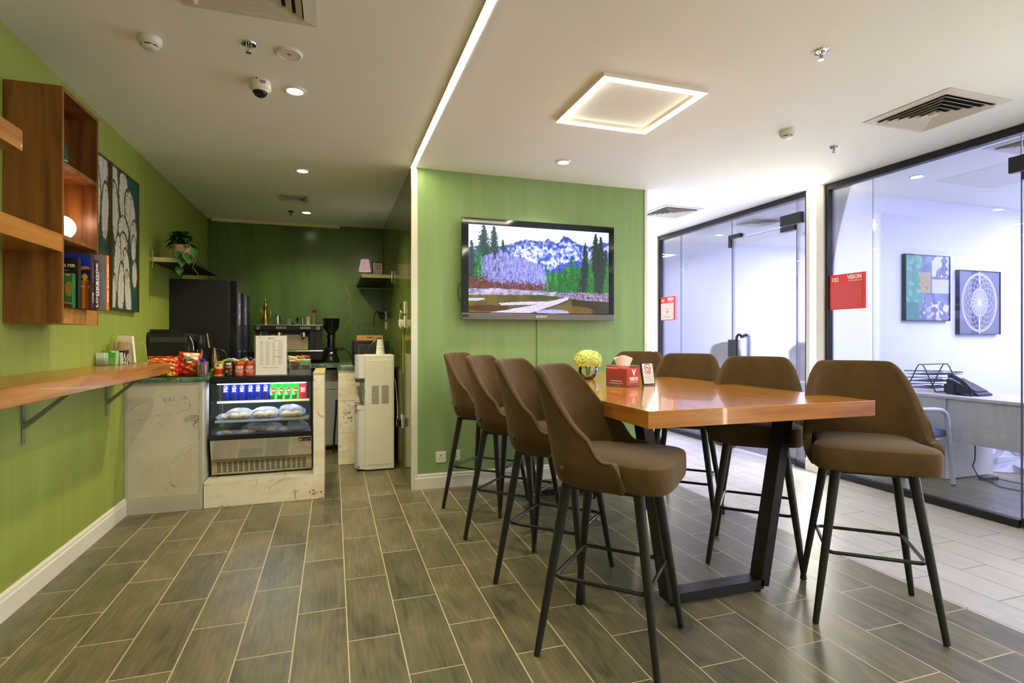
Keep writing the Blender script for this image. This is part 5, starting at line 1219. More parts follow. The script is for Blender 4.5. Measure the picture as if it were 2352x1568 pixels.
for k, (ya, yb) in enumerate(((fy0 + .004, 6.235), (6.245, fy1 - .004))):
    d = NB(); x0_, x1_ = xfb + .002, -.876; box(d, x0_, x1_, ya, ya + .05, .1, fz - .004, bev=.003); box(d, x0_, x1_, yb - .035, yb, .1, fz - .004); box(d, x0_, x1_, ya + .05, yb - .035, fz - .10, fz - .004); box(d, x0_, x1_, ya + .05, yb - .035, .1, .2)
    dd_ = obj('door', d, mat('door_gloss_black', (.010, .010, .012), .12), t); obj('glass', bx(x1_ - .02, x1_ - .014, ya + .05, yb - .035, .2, fz - .10), GLASS, dd_)
    obj('added_glow_strip', bx(xfb - .03, x1_ - .024, yb - .041, yb - .036, .2, fz - .10), emis('fridge_blue', (.30, .32, .85), .16), dd_)  # glowing strip added so the door glass looks lit blue
    obj('handle', tube(NB(), [(x1_, yb - .02, 1.0), (x1_ + .02, yb - .02, 1.02), (x1_ + .02, yb - .02, 1.42), (x1_, yb - .02, 1.44)], .006, 8), mat('door_gloss_black', (.01, .01, .01)), dd_, smooth=60)
lamp('fridge_tube_lamp', 'AREA', (-1.02, 6.24, 1.74), 2.6, (.6, .68, 1), .06, (0, R(20), 0), size_y=.6, parent=t)
obj('foot', bx(XL + .02, xfb - .01, fy0 + .02, fy1 - .02, 0, .03), BLACKP, t)
# --- back counter with espresso machine, grinder, small fridge
DK = mat('dark_cabinet', srgb((44, 42, 36)), .5)
t = thing('back_counter', 'dark base cabinet under the coffee counter at the kitchen back wall', 'cabinet', (-.5, 7, 0)); obj('body', bx(-.868, -.17, 6.62, 7.45, 0, .955), DK, t)
for k in range(2): d_ = obj('door', bx(-.862 + .35 * k, -.526 + .35 * k, 6.602, 6.62, .06, .94, bev=.002), DK, t); obj('handle', bx(-.54 + .35 * k, -.532 + .35 * k, 6.59, 6.602, .7, .85), STEEL, d_)
o = obj('countertop', bx(-.868, .627, 6.50, 7.455, .958, 1.0, bev=.004), GREENM, at=(-.12, 7, .958)); tag(o, 'dark green marble countertop at the kitchen back wall under the espresso machine', 'countertop')
t = thing('espresso_machine', 'wide black two-group espresso machine with gauges on the back counter', 'espresso machine', (-.49, 7.08, 1.0)); ex0, ex1, ey0, ey1 = -.862, -.114, 6.84, 7.32
EB = mat('machine_black', (.016, .016, .017), .28)
obj('head', bx(ex0, ex1, ey0, ey1, 1.385, 1.440, bev=.004), EB, t); obj('cup_rail', bx(ex0, ex1, ey0, ey1, 1.440, 1.450, bev=.002), STEEL, t)
obj('chassis', bx(ex0 + .02, ex1 - .02, ey0 + .16, ey1, 1.04, 1.385), EB, t)
for x in (ex0 + .01, ex1 - .15): obj('side_column', bx(x, x + .14, ey0 + .03, ey0 + .17, 1.15, 1.385, bev=.004), mat('column_gloss', (.03, .035, .05), .15), t)
obj('splash_plate', bx(ex0 + .17, ex1 - .17, ey0 + .150, ey0 + .158, 1.155, 1.335), mat('splash_steel', srgb((206, 190, 160)), .3, .4), t)
obj('drip_tray', bx(ex0, ex1, ey0 - .03, ey0 + .18, 1.135, 1.148, bev=.002), STEEL, t); obj('tray_body', bx(ex0 + .01, ex1 - .01, ey0 - .01, ey1, 1.04, 1.134, bev=.004), EB, t)
for x in (ex0 + .05, ex1 - .05):
    for y in (ey0 + .04, ey1 - .05): obj('foot', cyl(NB(), (x, y, 1.0), .016, 0, .042, 12), BLACKP, t)
for x in (ex0 + .045, ex1 - .055):
    g_ = obj('gauge', lathe(NB(), [(.022, -.004), (.022, .004), (.018, .004)], (x, ey0 - .003, 1.412), 20, 'y'), STEEL, t); obj('dial', lathe(NB(), [(.017, -.0075), (.001, -.0076)], (x, ey0 - .001, 1.412), 16, 'y'), mat('dial_grey', srgb((110, 110, 104)), .4), g_)
for x0_ in (-.62, -.36):
    b = NB()
    for i in range(6):
        for j in range(2): box(b, x0_ + i * .019, x0_ + i * .019 + .006, ey0 - .002, ey0, 1.405 + j * .013, 1.410 + j * .013)
    obj('buttons', b, mat('led_dots', (.7, .7, .7), emit=((1, 1, 1), .25)), t)
for x in (-.60, -.33):
    g_ = obj('group_head', lathe(NB(), [(.042, 0), (.042, .05), (.036, .055)], (x, ey0 + .08, 1.31), 24), CHROME, t, smooth=40)
    obj('portafilter', tube(NB(), [(x, ey0 + .05, 1.30), (x - .01, ey0 - .05, 1.285)], .012, 10), BLACKP, g_, smooth=60)
for x in (ex0 + .05, ex1 - .10): obj('steam_wand', tube(NB(), [(x, ey0 + .02, 1.38), (x + .03, ey0, 1.36), (x + .012, ey0 - .01, 1.30), (x + .0, ey0 - .01, 1.17)], .005, 8), CHROME if x < -.5 else BLACKP, t, smooth=60)
def on_top(px_, y=7.0): return xat(px_, y)
cz_ = 1.4505
x = on_top(609); c = (x, 7.02, cz_)
t = thing('brass_coffee_pot', 'ornate brass coffee pot on the left end of the espresso machine', 'coffee pot', c)
obj('body', lathe(NB(), [(.040, 0), (.042, .02), (.030, .03), (.048, .055), (.045, .09), (.022, .13), (.026, .19), (.032, .205)], c, 28), BRASS, t, smooth=60)
obj('lid', lathe(NB(), [(.032, .206), (.024, .235), (.010, .25), (.008, .27), (.012, .278), (.003, .31)], c, 20), BRASS, t, smooth=60)
obj('handle', tube(NB(), [(c[0] + .028, c[1], c[2] + .19), (c[0] + .06, c[1], c[2] + .16), (c[0] + .055, c[1], c[2] + .09), (c[0] + .042, c[1], c[2] + .07)], .006, 8), BRASS, t, smooth=60)
obj('spout', prism(NB(), [(c[0] - .02, c[2] + .15), (c[0] - .065, c[2] + .20), (c[0] - .06, c[2] + .185), (c[0] - .03, c[2] + .12)], 'y', c[1] - .008, c[1] + .008), BRASS, t)
x = on_top(638); c = (x, 7.0, cz_); t = thing('steel_pitcher', 'steel milk pitcher on the espresso machine next to the brass pot', 'pitcher', c)
obj('body', lathe(NB(), [(.036, 0), (.038, .01), (.036, .08), (.030, .10), (.032, .115)], c, 24), STEEL, t, smooth=50); obj('handle', tube(NB(), [(c[0] - .03, c[1], c[2] + .10), (c[0] - .055, c[1], c[2] + .09), (c[0] - .052, c[1], c[2] + .03), (c[0] - .035, c[1], c[2] + .015)], .004, 8), mat('blue_band', srgb((40, 60, 150)), .3), t, smooth=60); obj('knob', ball(NB(), (c[0], c[1], c[2] + .12), .008), BLACKP, t)
x = on_top(664); c = (x, 7.0, cz_); o = obj('glass_creamer', lathe(NB(), [(.022, 0), (.026, .03), (.018, .055), (.022, .075)], c, 20), glassm('small_glass', (.85, .88, .85), 1.5, haze=.12), at=c, smooth=50); tag(o, 'small clear glass jug on the espresso machine', 'glass jug')
x = on_top(683); c = (x, 7.0, cz_); t = thing('coffee_tamper', 'black-handled coffee tamper standing on the espresso machine', 'tamper', c); obj('foot', lathe(NB(), [(.026, 0), (.026, .012), (.008, .02)], c, 20), STEEL, t, smooth=40); obj('handle', lathe(NB(), [(.008, .02), (.010, .05), (.017, .075), (.010, .09)], c, 20), BLACKP, t, smooth=50)
for px_, r_, h_, m_, lab in ((672, .014, .025, BLACKP, 'tiny black cup beside the tamper on the espresso machine'), (695, .022, .085, STEEL, 'steel shaker cup between tamper and patterned cup'), (708, .026, .10, mat('patterned_cup', srgb((190, 176, 150)), .5, var=(60, .5)), 'beige patterned paper cup on the espresso machine')):
    c = (on_top(px_), 7.0, cz_); o = obj('cup', lathe(NB(), [(r_ * .85, 0), (r_, h_), (r_ * .9, h_), (r_ * .75, .004)], c, 24), m_, at=c, smooth=50); tag(o, lab, 'cup')
x = on_top(721); c = (x, 7.05, cz_); t = thing('syrup_can', 'tall slim printed canister at the right end of the espresso machine', 'canister', c); obj('body', cyl(NB(), c, .024, 0, .145, 24), mat('canister_grey', srgb((130, 122, 112)), .4, var=(80, .4)), t, smooth=40); obj('cap', cyl(NB(), c, .021, .145, .19, 24, bev=.004), mat('canister_red', srgb((150, 50, 36)), .4, var=(90, .6)), t, smooth=40)
gx = on_top(761, 6.95); c = (gx, 6.95, 1.0)
t = thing('coffee_grinder', 'black coffee grinder with tall dark hopper right of the espresso machine', 'grinder', c)
obj('base', lathe(NB(), [(.095, 0), (.10, .02), (.09, .045), (.070, .075), (.065, .13), (.075, .16), (.070, .18)], c, 32), EB, t, smooth=50)
obj('collar', lathe(NB(), [(.044, .18), (.046, .20), (.044, .30), (.052, .305), (.052, .33), (.040, .335)], c, 28), mat('grinder_steel', (.2, .2, .2), .2, 1), t, smooth=40)
obj('hopper', lathe(NB(), [(.036, .335), (.05, .36), (.088, .42), (.096, .50), (.098, .525), (.10, .53), (.09, .53)], c, 32), mat('smoked_plastic', srgb((36, 30, 24)), .12), t, smooth=50)
obj('lever', bx(gx + .03, gx + .14, 6.90, 6.93, 1.165, 1.18, bev=.003), BLACKP, t); obj('doser_fork', bx(gx - .02, gx + .02, 6.845, 6.87, 1.10, 1.125, bev=.003), STEEL, t)
o = obj('cable', tube(NB(), [(gx + .07, 6.95, 1.15), (gx + .15, 6.95, 1.16), (gx + .22, 6.93, 1.10), (gx + .24, 6.9, 1.02)], .006, 8), BLACKP, at=(gx + .1, 6.95, 1.0), smooth=60); tag(o, 'black cable drooping from the coffee grinder to the counter', 'cable')
t = thing('mini_fridge', 'white mini fridge under the back counter, seen through the gap', 'mini fridge', (.1, 6.9, 0)); MF = mat('mini_fridge_grey', srgb((166, 168, 172)), .35)
obj('body', bx(-.155, .40, 6.68, 7.2, .04, .93), MF, t); obj('freezer_door', bx(-.155, .40, 6.635, 6.675, .70, .93, bev=.006), MF, t); obj('door', bx(-.155, .40, 6.635, 6.675, .06, .695, bev=.006), MF, t); obj('feet', bx(-.14, .38, 6.70, 7.18, 0, .04), BLACKP, t); obj('nameplate', bx(-.005, .035, 6.632, 6.635, .868, .878), BLACKP, t); obj('handle', bx(-.156, -.148, 6.61, 6.635, .5, .62, bev=.003), BLACKP, t)
o = obj('drain_hose', tube(NB(), [(.036, 6.45, .60), (.03, 6.44, .42), (.012, 6.43, .2), (.006, 6.42, .02)], .012, 10), BLACKP, at=(.02, 6.43, 0), smooth=60); tag(o, 'black hose hanging down in front of the white mini fridge', 'hose')
# --- marble pier right of the gap
t = thing('marble_pier', 'cream marble pier of stacked blocks beside the water dispenser', 'counter', (.3, 6.1, 0))
for z0_, z1_ in ((.003, .325), (.328, .652), (.655, .965)): obj('block', bx(.05, .61, 5.84, 6.47, z0_, z1_), ONYX, t)
obj('green_top', bx(.04, .625, 5.825, 6.48, .967, 1.0, bev=.004), GREENM, t)
o = obj('steel_sheet', bx(.07, .20, 5.9, 6.1, 1.0005, 1.014, bev=.003), STEEL, at=(.13, 6, 1.0)); tag(o, 'flat steel lid lying on the marble pier left of the microwave', 'lid')
t = thing('microwave', 'black microwave oven behind the water dispenser', 'microwave', (.39, 6.22, 1.0)); obj('body', bx(.20, .585, 6.06, 6.40, 1.006, 1.268, bev=.006), BLACKP, t); obj('door', bx(.21, .50, 6.045, 6.06, 1.02, 1.255, bev=.004), BK, t); obj('window', bx(.25, .46, 6.042, 6.046, 1.06, 1.225, bev=.001), mat('micro_window', srgb((52, 50, 46)), .15), t); obj('control_panel', bx(.505, .58, 6.045, 6.06, 1.02, 1.255), BK, t); obj('feet', bx(.22, .56, 6.08, 6.38, 1.0, 1.006), BLACKP, t)
b = NB(); tube(b, [(.26, 6.041, 1.07), (.26, 6.041, 1.22), (.45, 6.041, 1.22)], .003, 6); obj('window_trim', b, mat('trim_grey', srgb((120, 118, 110)), .3), t)
t = thing('bamboo_basket', 'shallow bamboo box with braided rope handle on the black microwave', 'basket', (.40, 6.2, 1.268)); BAM = mat('bamboo', srgb((196, 150, 76)), .5)
b = NB(); box(b, .245, .515, 6.10, 6.112, 1.269, 1.325); box(b, .245, .515, 6.30, 6.312, 1.269, 1.325); box(b, .245, .257, 6.112, 6.30, 1.269, 1.325); box(b, .503, .515, 6.112, 6.30, 1.269, 1.325); box(b, .257, .503, 6.112, 6.30, 1.269, 1.275); obj('box', b, BAM, t)
obj('grip_slot', bx(.345, .415, 6.098, 6.101, 1.298, 1.306, bev=.002), BLACKP, t)
pts = [(.262, 6.2, 1.30), (.265, 6.2, 1.38), (.275, 6.2, 1.45), (.30, 6.2, 1.465), (.36, 6.2, 1.472), (.41, 6.2, 1.45), (.44, 6.2, 1.39), (.455, 6.2, 1.30)]
b = NB(); n_ = 60; P2 = []
def along(q):
    f = q * (len(pts) - 1); i = min(int(f), len(pts) - 2); return Vector(pts[i]).lerp(Vector(pts[i + 1]), f - i)
for ph in (0, math.pi):
    tube(b, [along(k / n_) + Vector((.006 * math.cos(k * .9 + ph), .006 * math.sin(k * .9 + ph), .004 * math.cos(k * .9 + ph))) for k in range(n_ + 1)], .0035, 6)
obj('rope_handle', b, mat('rope_bw', srgb((90, 84, 70)), .8, var=(60, .8)), t, smooth=60)
# --- water dispenser
t = thing('water_dispenser', 'tall white water dispenser standing by the green divider wall', 'water dispenser', (.38, 5.64, 0)); WD = mat('dispenser_white', srgb((240, 238, 228)), .35); WF = mat('dispenser_front', srgb((236, 236, 240)), .25)
wy0, wy1 = 5.485, 5.80
obj('cabinet', bx(.292, .573, wy0, wy1, .012, 1.13, bev=.006), WD, t)
obj('side_panel', bx(.325, .555, wy0 - .003, wy0 + .002, .06, 1.08, bev=.002), WD, t)
def arcfront(x_in, depth, z0, z1, y0=wy0, y1=wy1, m=WF, nm='front', topz=None):
    pts = [(x_in, y0), (x_in, y1)] + [(x_in - depth * math.sin(math.pi * k / 10) ** .45, y1 + (y0 - y1) * k / 10) for k in range(1, 10)]
    b = NB(); prism(b, pts, 'z', z0, z1); return obj(nm, b, m, t)
arcfront(.2915, .088, .905, 1.128, nm='upper_front'); arcfront(.2915, .090, .02, .60, nm='lower_door'); arcfront(.2915, .105, .60, .640, nm='drip_tray')
obj('tray_grid', bx(.20, .285, wy0 + .04, wy1 - .04, .640, .646), mat('grid_grey', srgb((120, 120, 112)), .4), t)
obj('tap_cover', bx(.205, .290, wy0 - .002, wy1, .868, .905, bev=.006), mat('bronze_grey', srgb((96, 88, 68)), .25, .6), t)
obj('recess', bx(.280, .2915, wy0 + .003, wy1 - .003, .642, .868), mat('recess_grey', srgb((150, 154, 164)), .35), t)
for k in range(2): obj('tap', cyl(NB(), (.25, wy0 + .09 + .12 * k, 0), .012, .83, .87, 12), CHROME, t)
b = NB()
for cx_ in (.392, .487):
    for k in range(11): box(b, cx_ - .034, cx_ + .034, wy0 - .0045, wy0 - .002, .655 + k * .0165, .663 + k * .0165)
obj('vent_slots', b, mat('slot_shadow', srgb((120, 116, 106)), .6), t)
b = NB(); box(b, .265, .294, wy0 - .004, wy0 - .003, .765, .80); obj('blue_tape', b, mat('blue_tape', srgb((70, 150, 190)), .5), t); obj('door_catch', cyl(NB(), (.235, wy0 + .01, .045), .007, -.004, .006, 10, 'y'), BLACKP, t)
obj('feet', bx(.22, .56, wy0 + .02, wy1 - .02, 0, .014), BLACKP, t)
c = (xat(873, 5.6), 5.58, 1.131); t = thing('paper_cup_stack', 'stack of white paper cups upside down on the water dispenser', 'cups', c)
b = NB(); lathe(b, [(.041, 0), (.043, .004), (.036, .07), (.039, .072), (.033, .09), (.035, .092), (.029, .150), (.027, .152)], c, 28); obj('cups', b, mat('cup_paper', srgb((226, 228, 212)), .5), t, smooth=30)
t = thing('black_handle_tool', 'black curved handle of a kitchen tool lying on the water dispenser', 'kitchen tool', (.42, 5.7, 1.131))
obj('grip', tube(NB(), [(.30, 5.66, 1.145), (.33, 5.66, 1.18), (.38, 5.67, 1.24), (.44, 5.68, 1.29), (.47, 5.68, 1.28)], .014, 10), BLACKP, t, smooth=60); obj('loop', tube(NB(), [(.32, 5.66, 1.15), (.37, 5.66, 1.20), (.43, 5.67, 1.265), (.47, 5.68, 1.265), (.50, 5.69, 1.21), (.50, 5.69, 1.14)], .008, 8), BLACKP, t, smooth=60)
o = obj('dispenser_cable', tube(NB(), [(.575, 5.70, .92), (.600, 5.62, .86), (.612, 5.55, .62), (.605, 5.47, .42), (.610, 5.36, .52)], .005, 8), TRIMW, at=(.6, 5.5, .5), smooth=60); tag(o, 'white power cord of the water dispenser by the divider wall', 'cord')
# --- fittings on the divider wall (x = 0.63)
XD = .63
def plate_x(y0_, y1_, z0_, z1_, lab, nm='wall_switch', cat='switch', plug=False):
    t = thing(nm, lab, cat, (XD, (y0_ + y1_) / 2, z0_)); obj('plate', bx(XD - .010, XD - .0002, y0_, y1_, z0_, z1_, bev=.003), TRIMW, t)
    obj('rocker', bx(XD - .014, XD - .0102, (y0_ + y1_) / 2 - .012, (y0_ + y1_) / 2 + .012, z0_ + .02, z1_ - .02, bev=.002), TRIMW, t)
    if plug: obj('plug', bx(XD - .055, XD - .0145, y0_ + .015, y1_ - .015, z0_ + .01, z1_ - .03, bev=.006), BLACKP, t)
    return t
plate_x(5.02, 5.11, 1.52, 1.63, 'white switch plate on the glossy divider wall, upper one')
plate_x(5.02, 5.11, 1.39, 1.50, 'white socket with an adapter on the glossy divider wall', 'wall_socket', 'socket')
o = obj('power_adapter', bx(XD - .055, XD - .015, 5.06, 5.12, 1.40, 1.465, bev=.006), TRIMW, at=(XD - .03, 5.09, 1.40)); tag(o, 'white power adapter plugged into the divider wall socket', 'adapter')
o = obj('cable_loop', tube(NB(), [(XD - .03, 5.14, 1.40), (XD - .03, 5.18, 1.38), (XD - .03, 5.225, 1.42), (XD - .03, 5.23, 1.50), (XD - .03, 5.19, 1.55), (XD - .02, 5.15, 1.53)], .005, 8), mat('cream_cable', srgb((226, 220, 150)), .4), at=(XD - .03, 5.18, 1.4), smooth=60); tag(o, 'pale yellow cable loop beside the adapter on the divider wall', 'cable')
o = obj('black_cable_hook', tube(NB(), [(XD - .02, 5.12, 1.60), (XD - .03, 5.16, 1.615), (XD - .03, 5.19, 1.60), (XD - .02, 5.18, 1.565)], .004, 8), BLACKP, at=(XD - .02, 5.15, 1.6), smooth=60); tag(o, 'short black cable curling out under the upper switch plate', 'cable')
o = obj('cable_conduit', bx(XD - .012, XD - .0002, 5.15, 5.18, .97, 1.40, bev=.002), mat('conduit_olive', srgb((150, 160, 80)), .35), at=(XD, 5.16, .97)); tag(o, 'thin olive cable conduit running down the divider wall', 'conduit')
plate_x(5.24, 5.33, .44, .56, 'white socket with black plug low on the divider wall by the water dispenser', 'wall_socket', 'socket', True)
t = thing('wall_socket', 'steel socket with black plug near the back corner under the lamp shelf', 'socket', (XD, 7.2, 1.54)); obj('plate', bx(XD - .012, XD - .0002, 6.98, 7.10, 1.52, 1.63, bev=.003), STEEL, t); obj('plug', bx(XD - .075, XD - .0125, 7.0, 7.07, 1.545, 1.61, bev=.01), BLACKP, t); obj('lower_plate', bx(XD - .012, XD - .0002, 6.99, 7.04, 1.40, 1.50), STEEL, t)
o = obj('black_cable', tube(NB(), [(XD - .07, 7.02, 1.58), (XD - .10, 7.0, 1.63), (XD - .14, 6.95, 1.60), (XD - .16, 6.8, 1.45), (XD - .15, 6.6, 1.28)], .007, 8), BLACKP, at=(XD - .1, 7, 1.4), smooth=60); tag(o, 'black cable dropping from the corner socket behind the microwave', 'cable')
# --- shelf with little lamp and sign
t = thing('corner_shelf', 'slim dark wall shelf with pale front edge holding the small lit lamp', 'shelf', (.46, 6.7, 1.95))
obj('board', bx(.292, XD - .001, 6.137, 7.42, 1.955, 1.988), mat('dark_laminate', (.02, .02, .02)), t); obj('edge_strip', bx(.292, XD - .001, 6.131, 6.137, 1.953, 1.990), mat('cream_edge', (.7, .7, .4)), t)
obj('clip', bx(XD - .018, XD - .010, 6.120, 6.130, 1.90, 2.03), STEEL, t); obj('clip', bx(XD - .05, XD - .044, 7.0, 7.01, 1.91, 1.955), STEEL, t)
c = (xat(838, 6.3), 6.30, 1.990); t = thing('table_lamp', 'small lit lamp with ribbed pinkish shade on the right kitchen shelf', 'lamp', c)
obj('base', lathe(NB(), [(.038, 0), (.038, .008), (.006, .012), (.004, .05)], c, 20), BRASS, t, smooth=40)
b = NB(); n_ = 60; Z = [(.064, .048), (.056, .09), (.047, .14), (.040, .180)]
rings = [[b.verts.new((c[0] + (r_ + (.003 if k % 2 else 0)) * math.cos(k * 2 * math.pi / n_), c[1] + (r_ + (.003 if k % 2 else 0)) * math.sin(k * 2 * math.pi / n_), c[2] + z)) for k in range(n_)] for r_, z in Z]
for p, q in zip(rings, rings[1:]):
    for k in range(n_): b.faces.new((p[k], p[(k + 1) % n_], q[(k + 1) % n_], q[k]))
obj('lamp_shade', b, mat('pleated_shade', srgb((150, 120, 124)), .3, emit=((.9, .62, .66), .10), trans=0), t)
obj('bulb', ball(NB(), (c[0], c[1], c[2] + .13), .016), emis('tiny_bulb', (1, .85, .8), 5), t)
lamp('lamp_glow', 'POINT', (c[0], c[1], c[2] + .15), .2, (1, .8, .75), .02, parent=t)
nosmoke_sign((xat(868, 6.35), 6.35, 1.9895), .125, .175, 6, 14, 'black-framed no smoking notice on the right kitchen shelf beside the lamp')
# gold cracks in the back panel, behind the grinder
wb = bpy.data.objects['wall_back']; b = NB(); r = random.Random(4)
def crack(pts, w_):
    for (x0_, z0_), (x1_, z1_) in zip(pts, pts[1:]):
        n = 5
        for k in range(n):
            a = Vector((x0_, z0_)).lerp(Vector((x1_, z1_)), k / n); c_ = Vector((x0_, z0_)).lerp(Vector((x1_, z1_)), (k + 1) / n)
            ww = w_ * r.uniform(.3, 1.3); j = r.uniform(-.01, .01); d = (c_ - a); nn = Vector((-d.y, d.x)).normalized() * ww; a = a + nn * j * 30
            prism(b, [(a.x - nn.x, a.y - nn.y), (c_.x, c_.y), (a.x + nn.x, a.y + nn.y)], 'y', YK - .0014, YK)
crack([(.37, 2.28), (.31, 2.20), (.28, 2.10), (.26, 2.02)], .006); crack([(.15, 1.98), (.19, 1.88), (.22, 1.80), (.18, 1.74), (.25, 1.70), (.21, 1.56), (.14, 1.42)], .008); crack([(.17, 1.93), (.25, 1.80), (.27, 1.84)], .006)
obj('gold_vein', b, mat('gold_vein', srgb((190, 150, 60)), .35, .6), wb)
# ================================================================ SIGNS ON THE GLASS
def glass_sign(y0, y1, z0, z1, num, lab, paper):
    """y0 > y1: reads from the hall side (facing -X)"""
    t = thing('room_sign', lab, 'sign', (XG - .006, (y0 + y1) / 2, z0)); xs = XG - .012
    w_ = y0 - y1; hh = z1 - z0; X_ = (0, -1, 0); Zv = (0, 0, 1)
    obj('panel', bx(xs, XG - .0058, y1, y0, z0, z1, bev=.001), RED, t)
    mt = mat('sign_paper', srgb((222, 204, 190)), .5) if paper else REDL
    obj('insert', bx(xs - .0025, xs - .0005, y1 + w_ * .08, y0 - w_ * .05, z0 + hh * .03, z1 - hh * .27), mt, t)
    text(num, hh * .17, (xs - .001, y0 - w_ * .17, z1 - hh * .15), X_, Zv, PW, t, 'room_number', bold=.001)
    text('VISION', hh * .155, (xs - .001, y1 + w_ * .29, z1 - hh * .11), X_, Zv, PW, t, 'logo', bold=.0022, sx=.88)
    text('WORKSPACE', hh * .058, (xs - .001, y1 + w_ * .28, z1 - hh * .215), X_, Zv, PW, t, 'logo', sx=1.25)
    if paper:
        cy = (y0 + y1) / 2; cz = z0 + hh * .36; s = w_ * .06
        b = NB(); prism(b, [(cy, cz + s * 1.5), (cy + s, cz), (cy, cz - s * 1.5), (cy - s, cz)], 'x', xs - .0045, xs - .003); obj('emblem', b, PG, t)
        text('meeting room', hh * .035, (xs - .0035, cy, cz + s * 2.2), X_, Zv, PG, t); b = NB(); box(b, xs - .004, xs - .003, cy - w_ * .2, cy + w_ * .2, z0 + hh * .12, z0 + hh * .135); box(b, xs - .004, xs - .003, cy - w_ * .25, cy + w_ * .25, z0 + hh * .16, z0 + hh * .175); obj('printed_lines', b, PG, t)
    return t
glass_sign(3.972, 3.602, 1.560, 1.884, '102', 'red room sign with number 102 on the near office glass', False)
glass_sign(6.772, 6.423, 1.542, 1.872, '103', 'red room sign with number 103 and a paper insert on the far office glass', True)

# ================================================================ NEAR OFFICE
YN = 4.12
def picture(x0, x1, z0, z1, cv, lab):
    t = thing('wall_picture', lab, 'picture', ((x0 + x1) / 2, YN, z0)); f = .006; d = .045
    b = NB(); box(b, x0, x1, YN - d, YN - .001, z0, z0 + f); box(b, x0, x1, YN - d, YN - .001, z1 - f, z1); box(b, x0, x0 + f, YN - d, YN - .001, z0 + f, z1 - f); box(b, x1 - f, x1, YN - d, YN - .001, z0 + f, z1 - f)
    obj('frame', b, mat('picture_frame_dark', srgb((44, 48, 66)), .3), t); obj('backing', bx(x0 + f, x1 - f, YN - d + .012, YN - .003, z0 + f, z1 - f), mat('canvas_side', (.1, .1, .1)), t)
    art('canvas', cv, plane_fn((x0 + f, YN - d + .010, z1 - f), (x1 - x0 - 2 * f, 0, 0), (0, 0, -(z1 - z0 - 2 * f))), artmat('office_print', .5), t)
cv = Canvas(180, 180, (.42, .44, .54)); n = cv.fbm(8, 4, 1, 3); n2 = cv.fbm(18, 6, 1, 2)
cv.a = np.array((.34, .36, .46)) * (1 - n[..., None]) + np.array((.60, .62, .74)) * n[..., None]
cv.put((n > .5) & (cv.v < .32) & (cv.u > .6), (.80, .82, .94)); cv.rect(.60, .36, 1, .58, (.78, .78, .90)); cv.put((cv.v > .7) & (n2 > .56) & (cv.u > .4), (.82, .82, .94)); cv.rect(.46, .6, .60, 1, (.62, .62, .74), .5)
cv.put(cv.u < .34 + (n - .5) * .12 - (cv.v - .5) * .05, (.40, .62, .54)); cv.put((cv.u < .36) & (n2 > .62), (.56, .78, .70), .6); cv.put((cv.u < .3) & (cv.v > .72), (.32, .50, .46), .7)
cv.rect(.34, .26, .57, .58, (.72, .64, .50)); cv.put((np.abs(cv.u - .46) < .11) & (np.abs(cv.v - .42) < .15) & (np.abs(n2 - .5) < .03), (.58, .48, .34)); cv.rect(.745, 0, .755, .35, (.76, .70, .62)); cv.rect(.745, .75, .755, 1, (.76, .70, .62))
picture(5.60, 6.255, 1.475, 2.165, cv, 'abstract green and grey square painting, left of two on the near office wall')
cv = Canvas(200, 240, (.44, .47, .54)); cv.rect(.3, 0, .52, 1, (.30, .33, .42)); cv.put(np.abs(cv.u - .5) < .012 + .01 * cv.noise(4, 20, 1), (.80, .84, .95)); cv.poly([(.3, 0), (.5, .2), (.44, 1), (.3, .8)], (.24, .30, .46), .7)
def ring(cx_, cy_, rx, ry, w_, c_, k=1):
    d = np.sqrt(((cv.u - cx_) / rx) ** 2 + ((cv.v - cy_) / ry) ** 2); cv.put(np.abs(d - 1) < w_, c_, k)
GC = (.74, .69, .62)
for k in range(16):
    a = k * math.pi / 8; ring(.5 + .19 * math.cos(a), .5 + .215 * math.sin(a), .21, .235, .017, GC)
ring(.5, .5, .42, .455, .045, GC); ring(.5, .5, .19, .215, .07, GC); cv.ell(.5, .5, .165, .19, (.60, .62, .74)); 
for k in range(18):
    a = k * math.pi / 9; d = np.abs((cv.u - .5) * math.sin(a) - (cv.v - .5) * math.cos(a) * .88); cv.put((d < .005) & (((cv.u - .5) / .17) ** 2 + ((cv.v - .5) / .195) ** 2 < 1), (.82, .80, .84))
picture(6.395, 7.055, 1.335, 2.030, cv, 'blue-grey picture of interlaced pale rings, right of two on the near office wall')
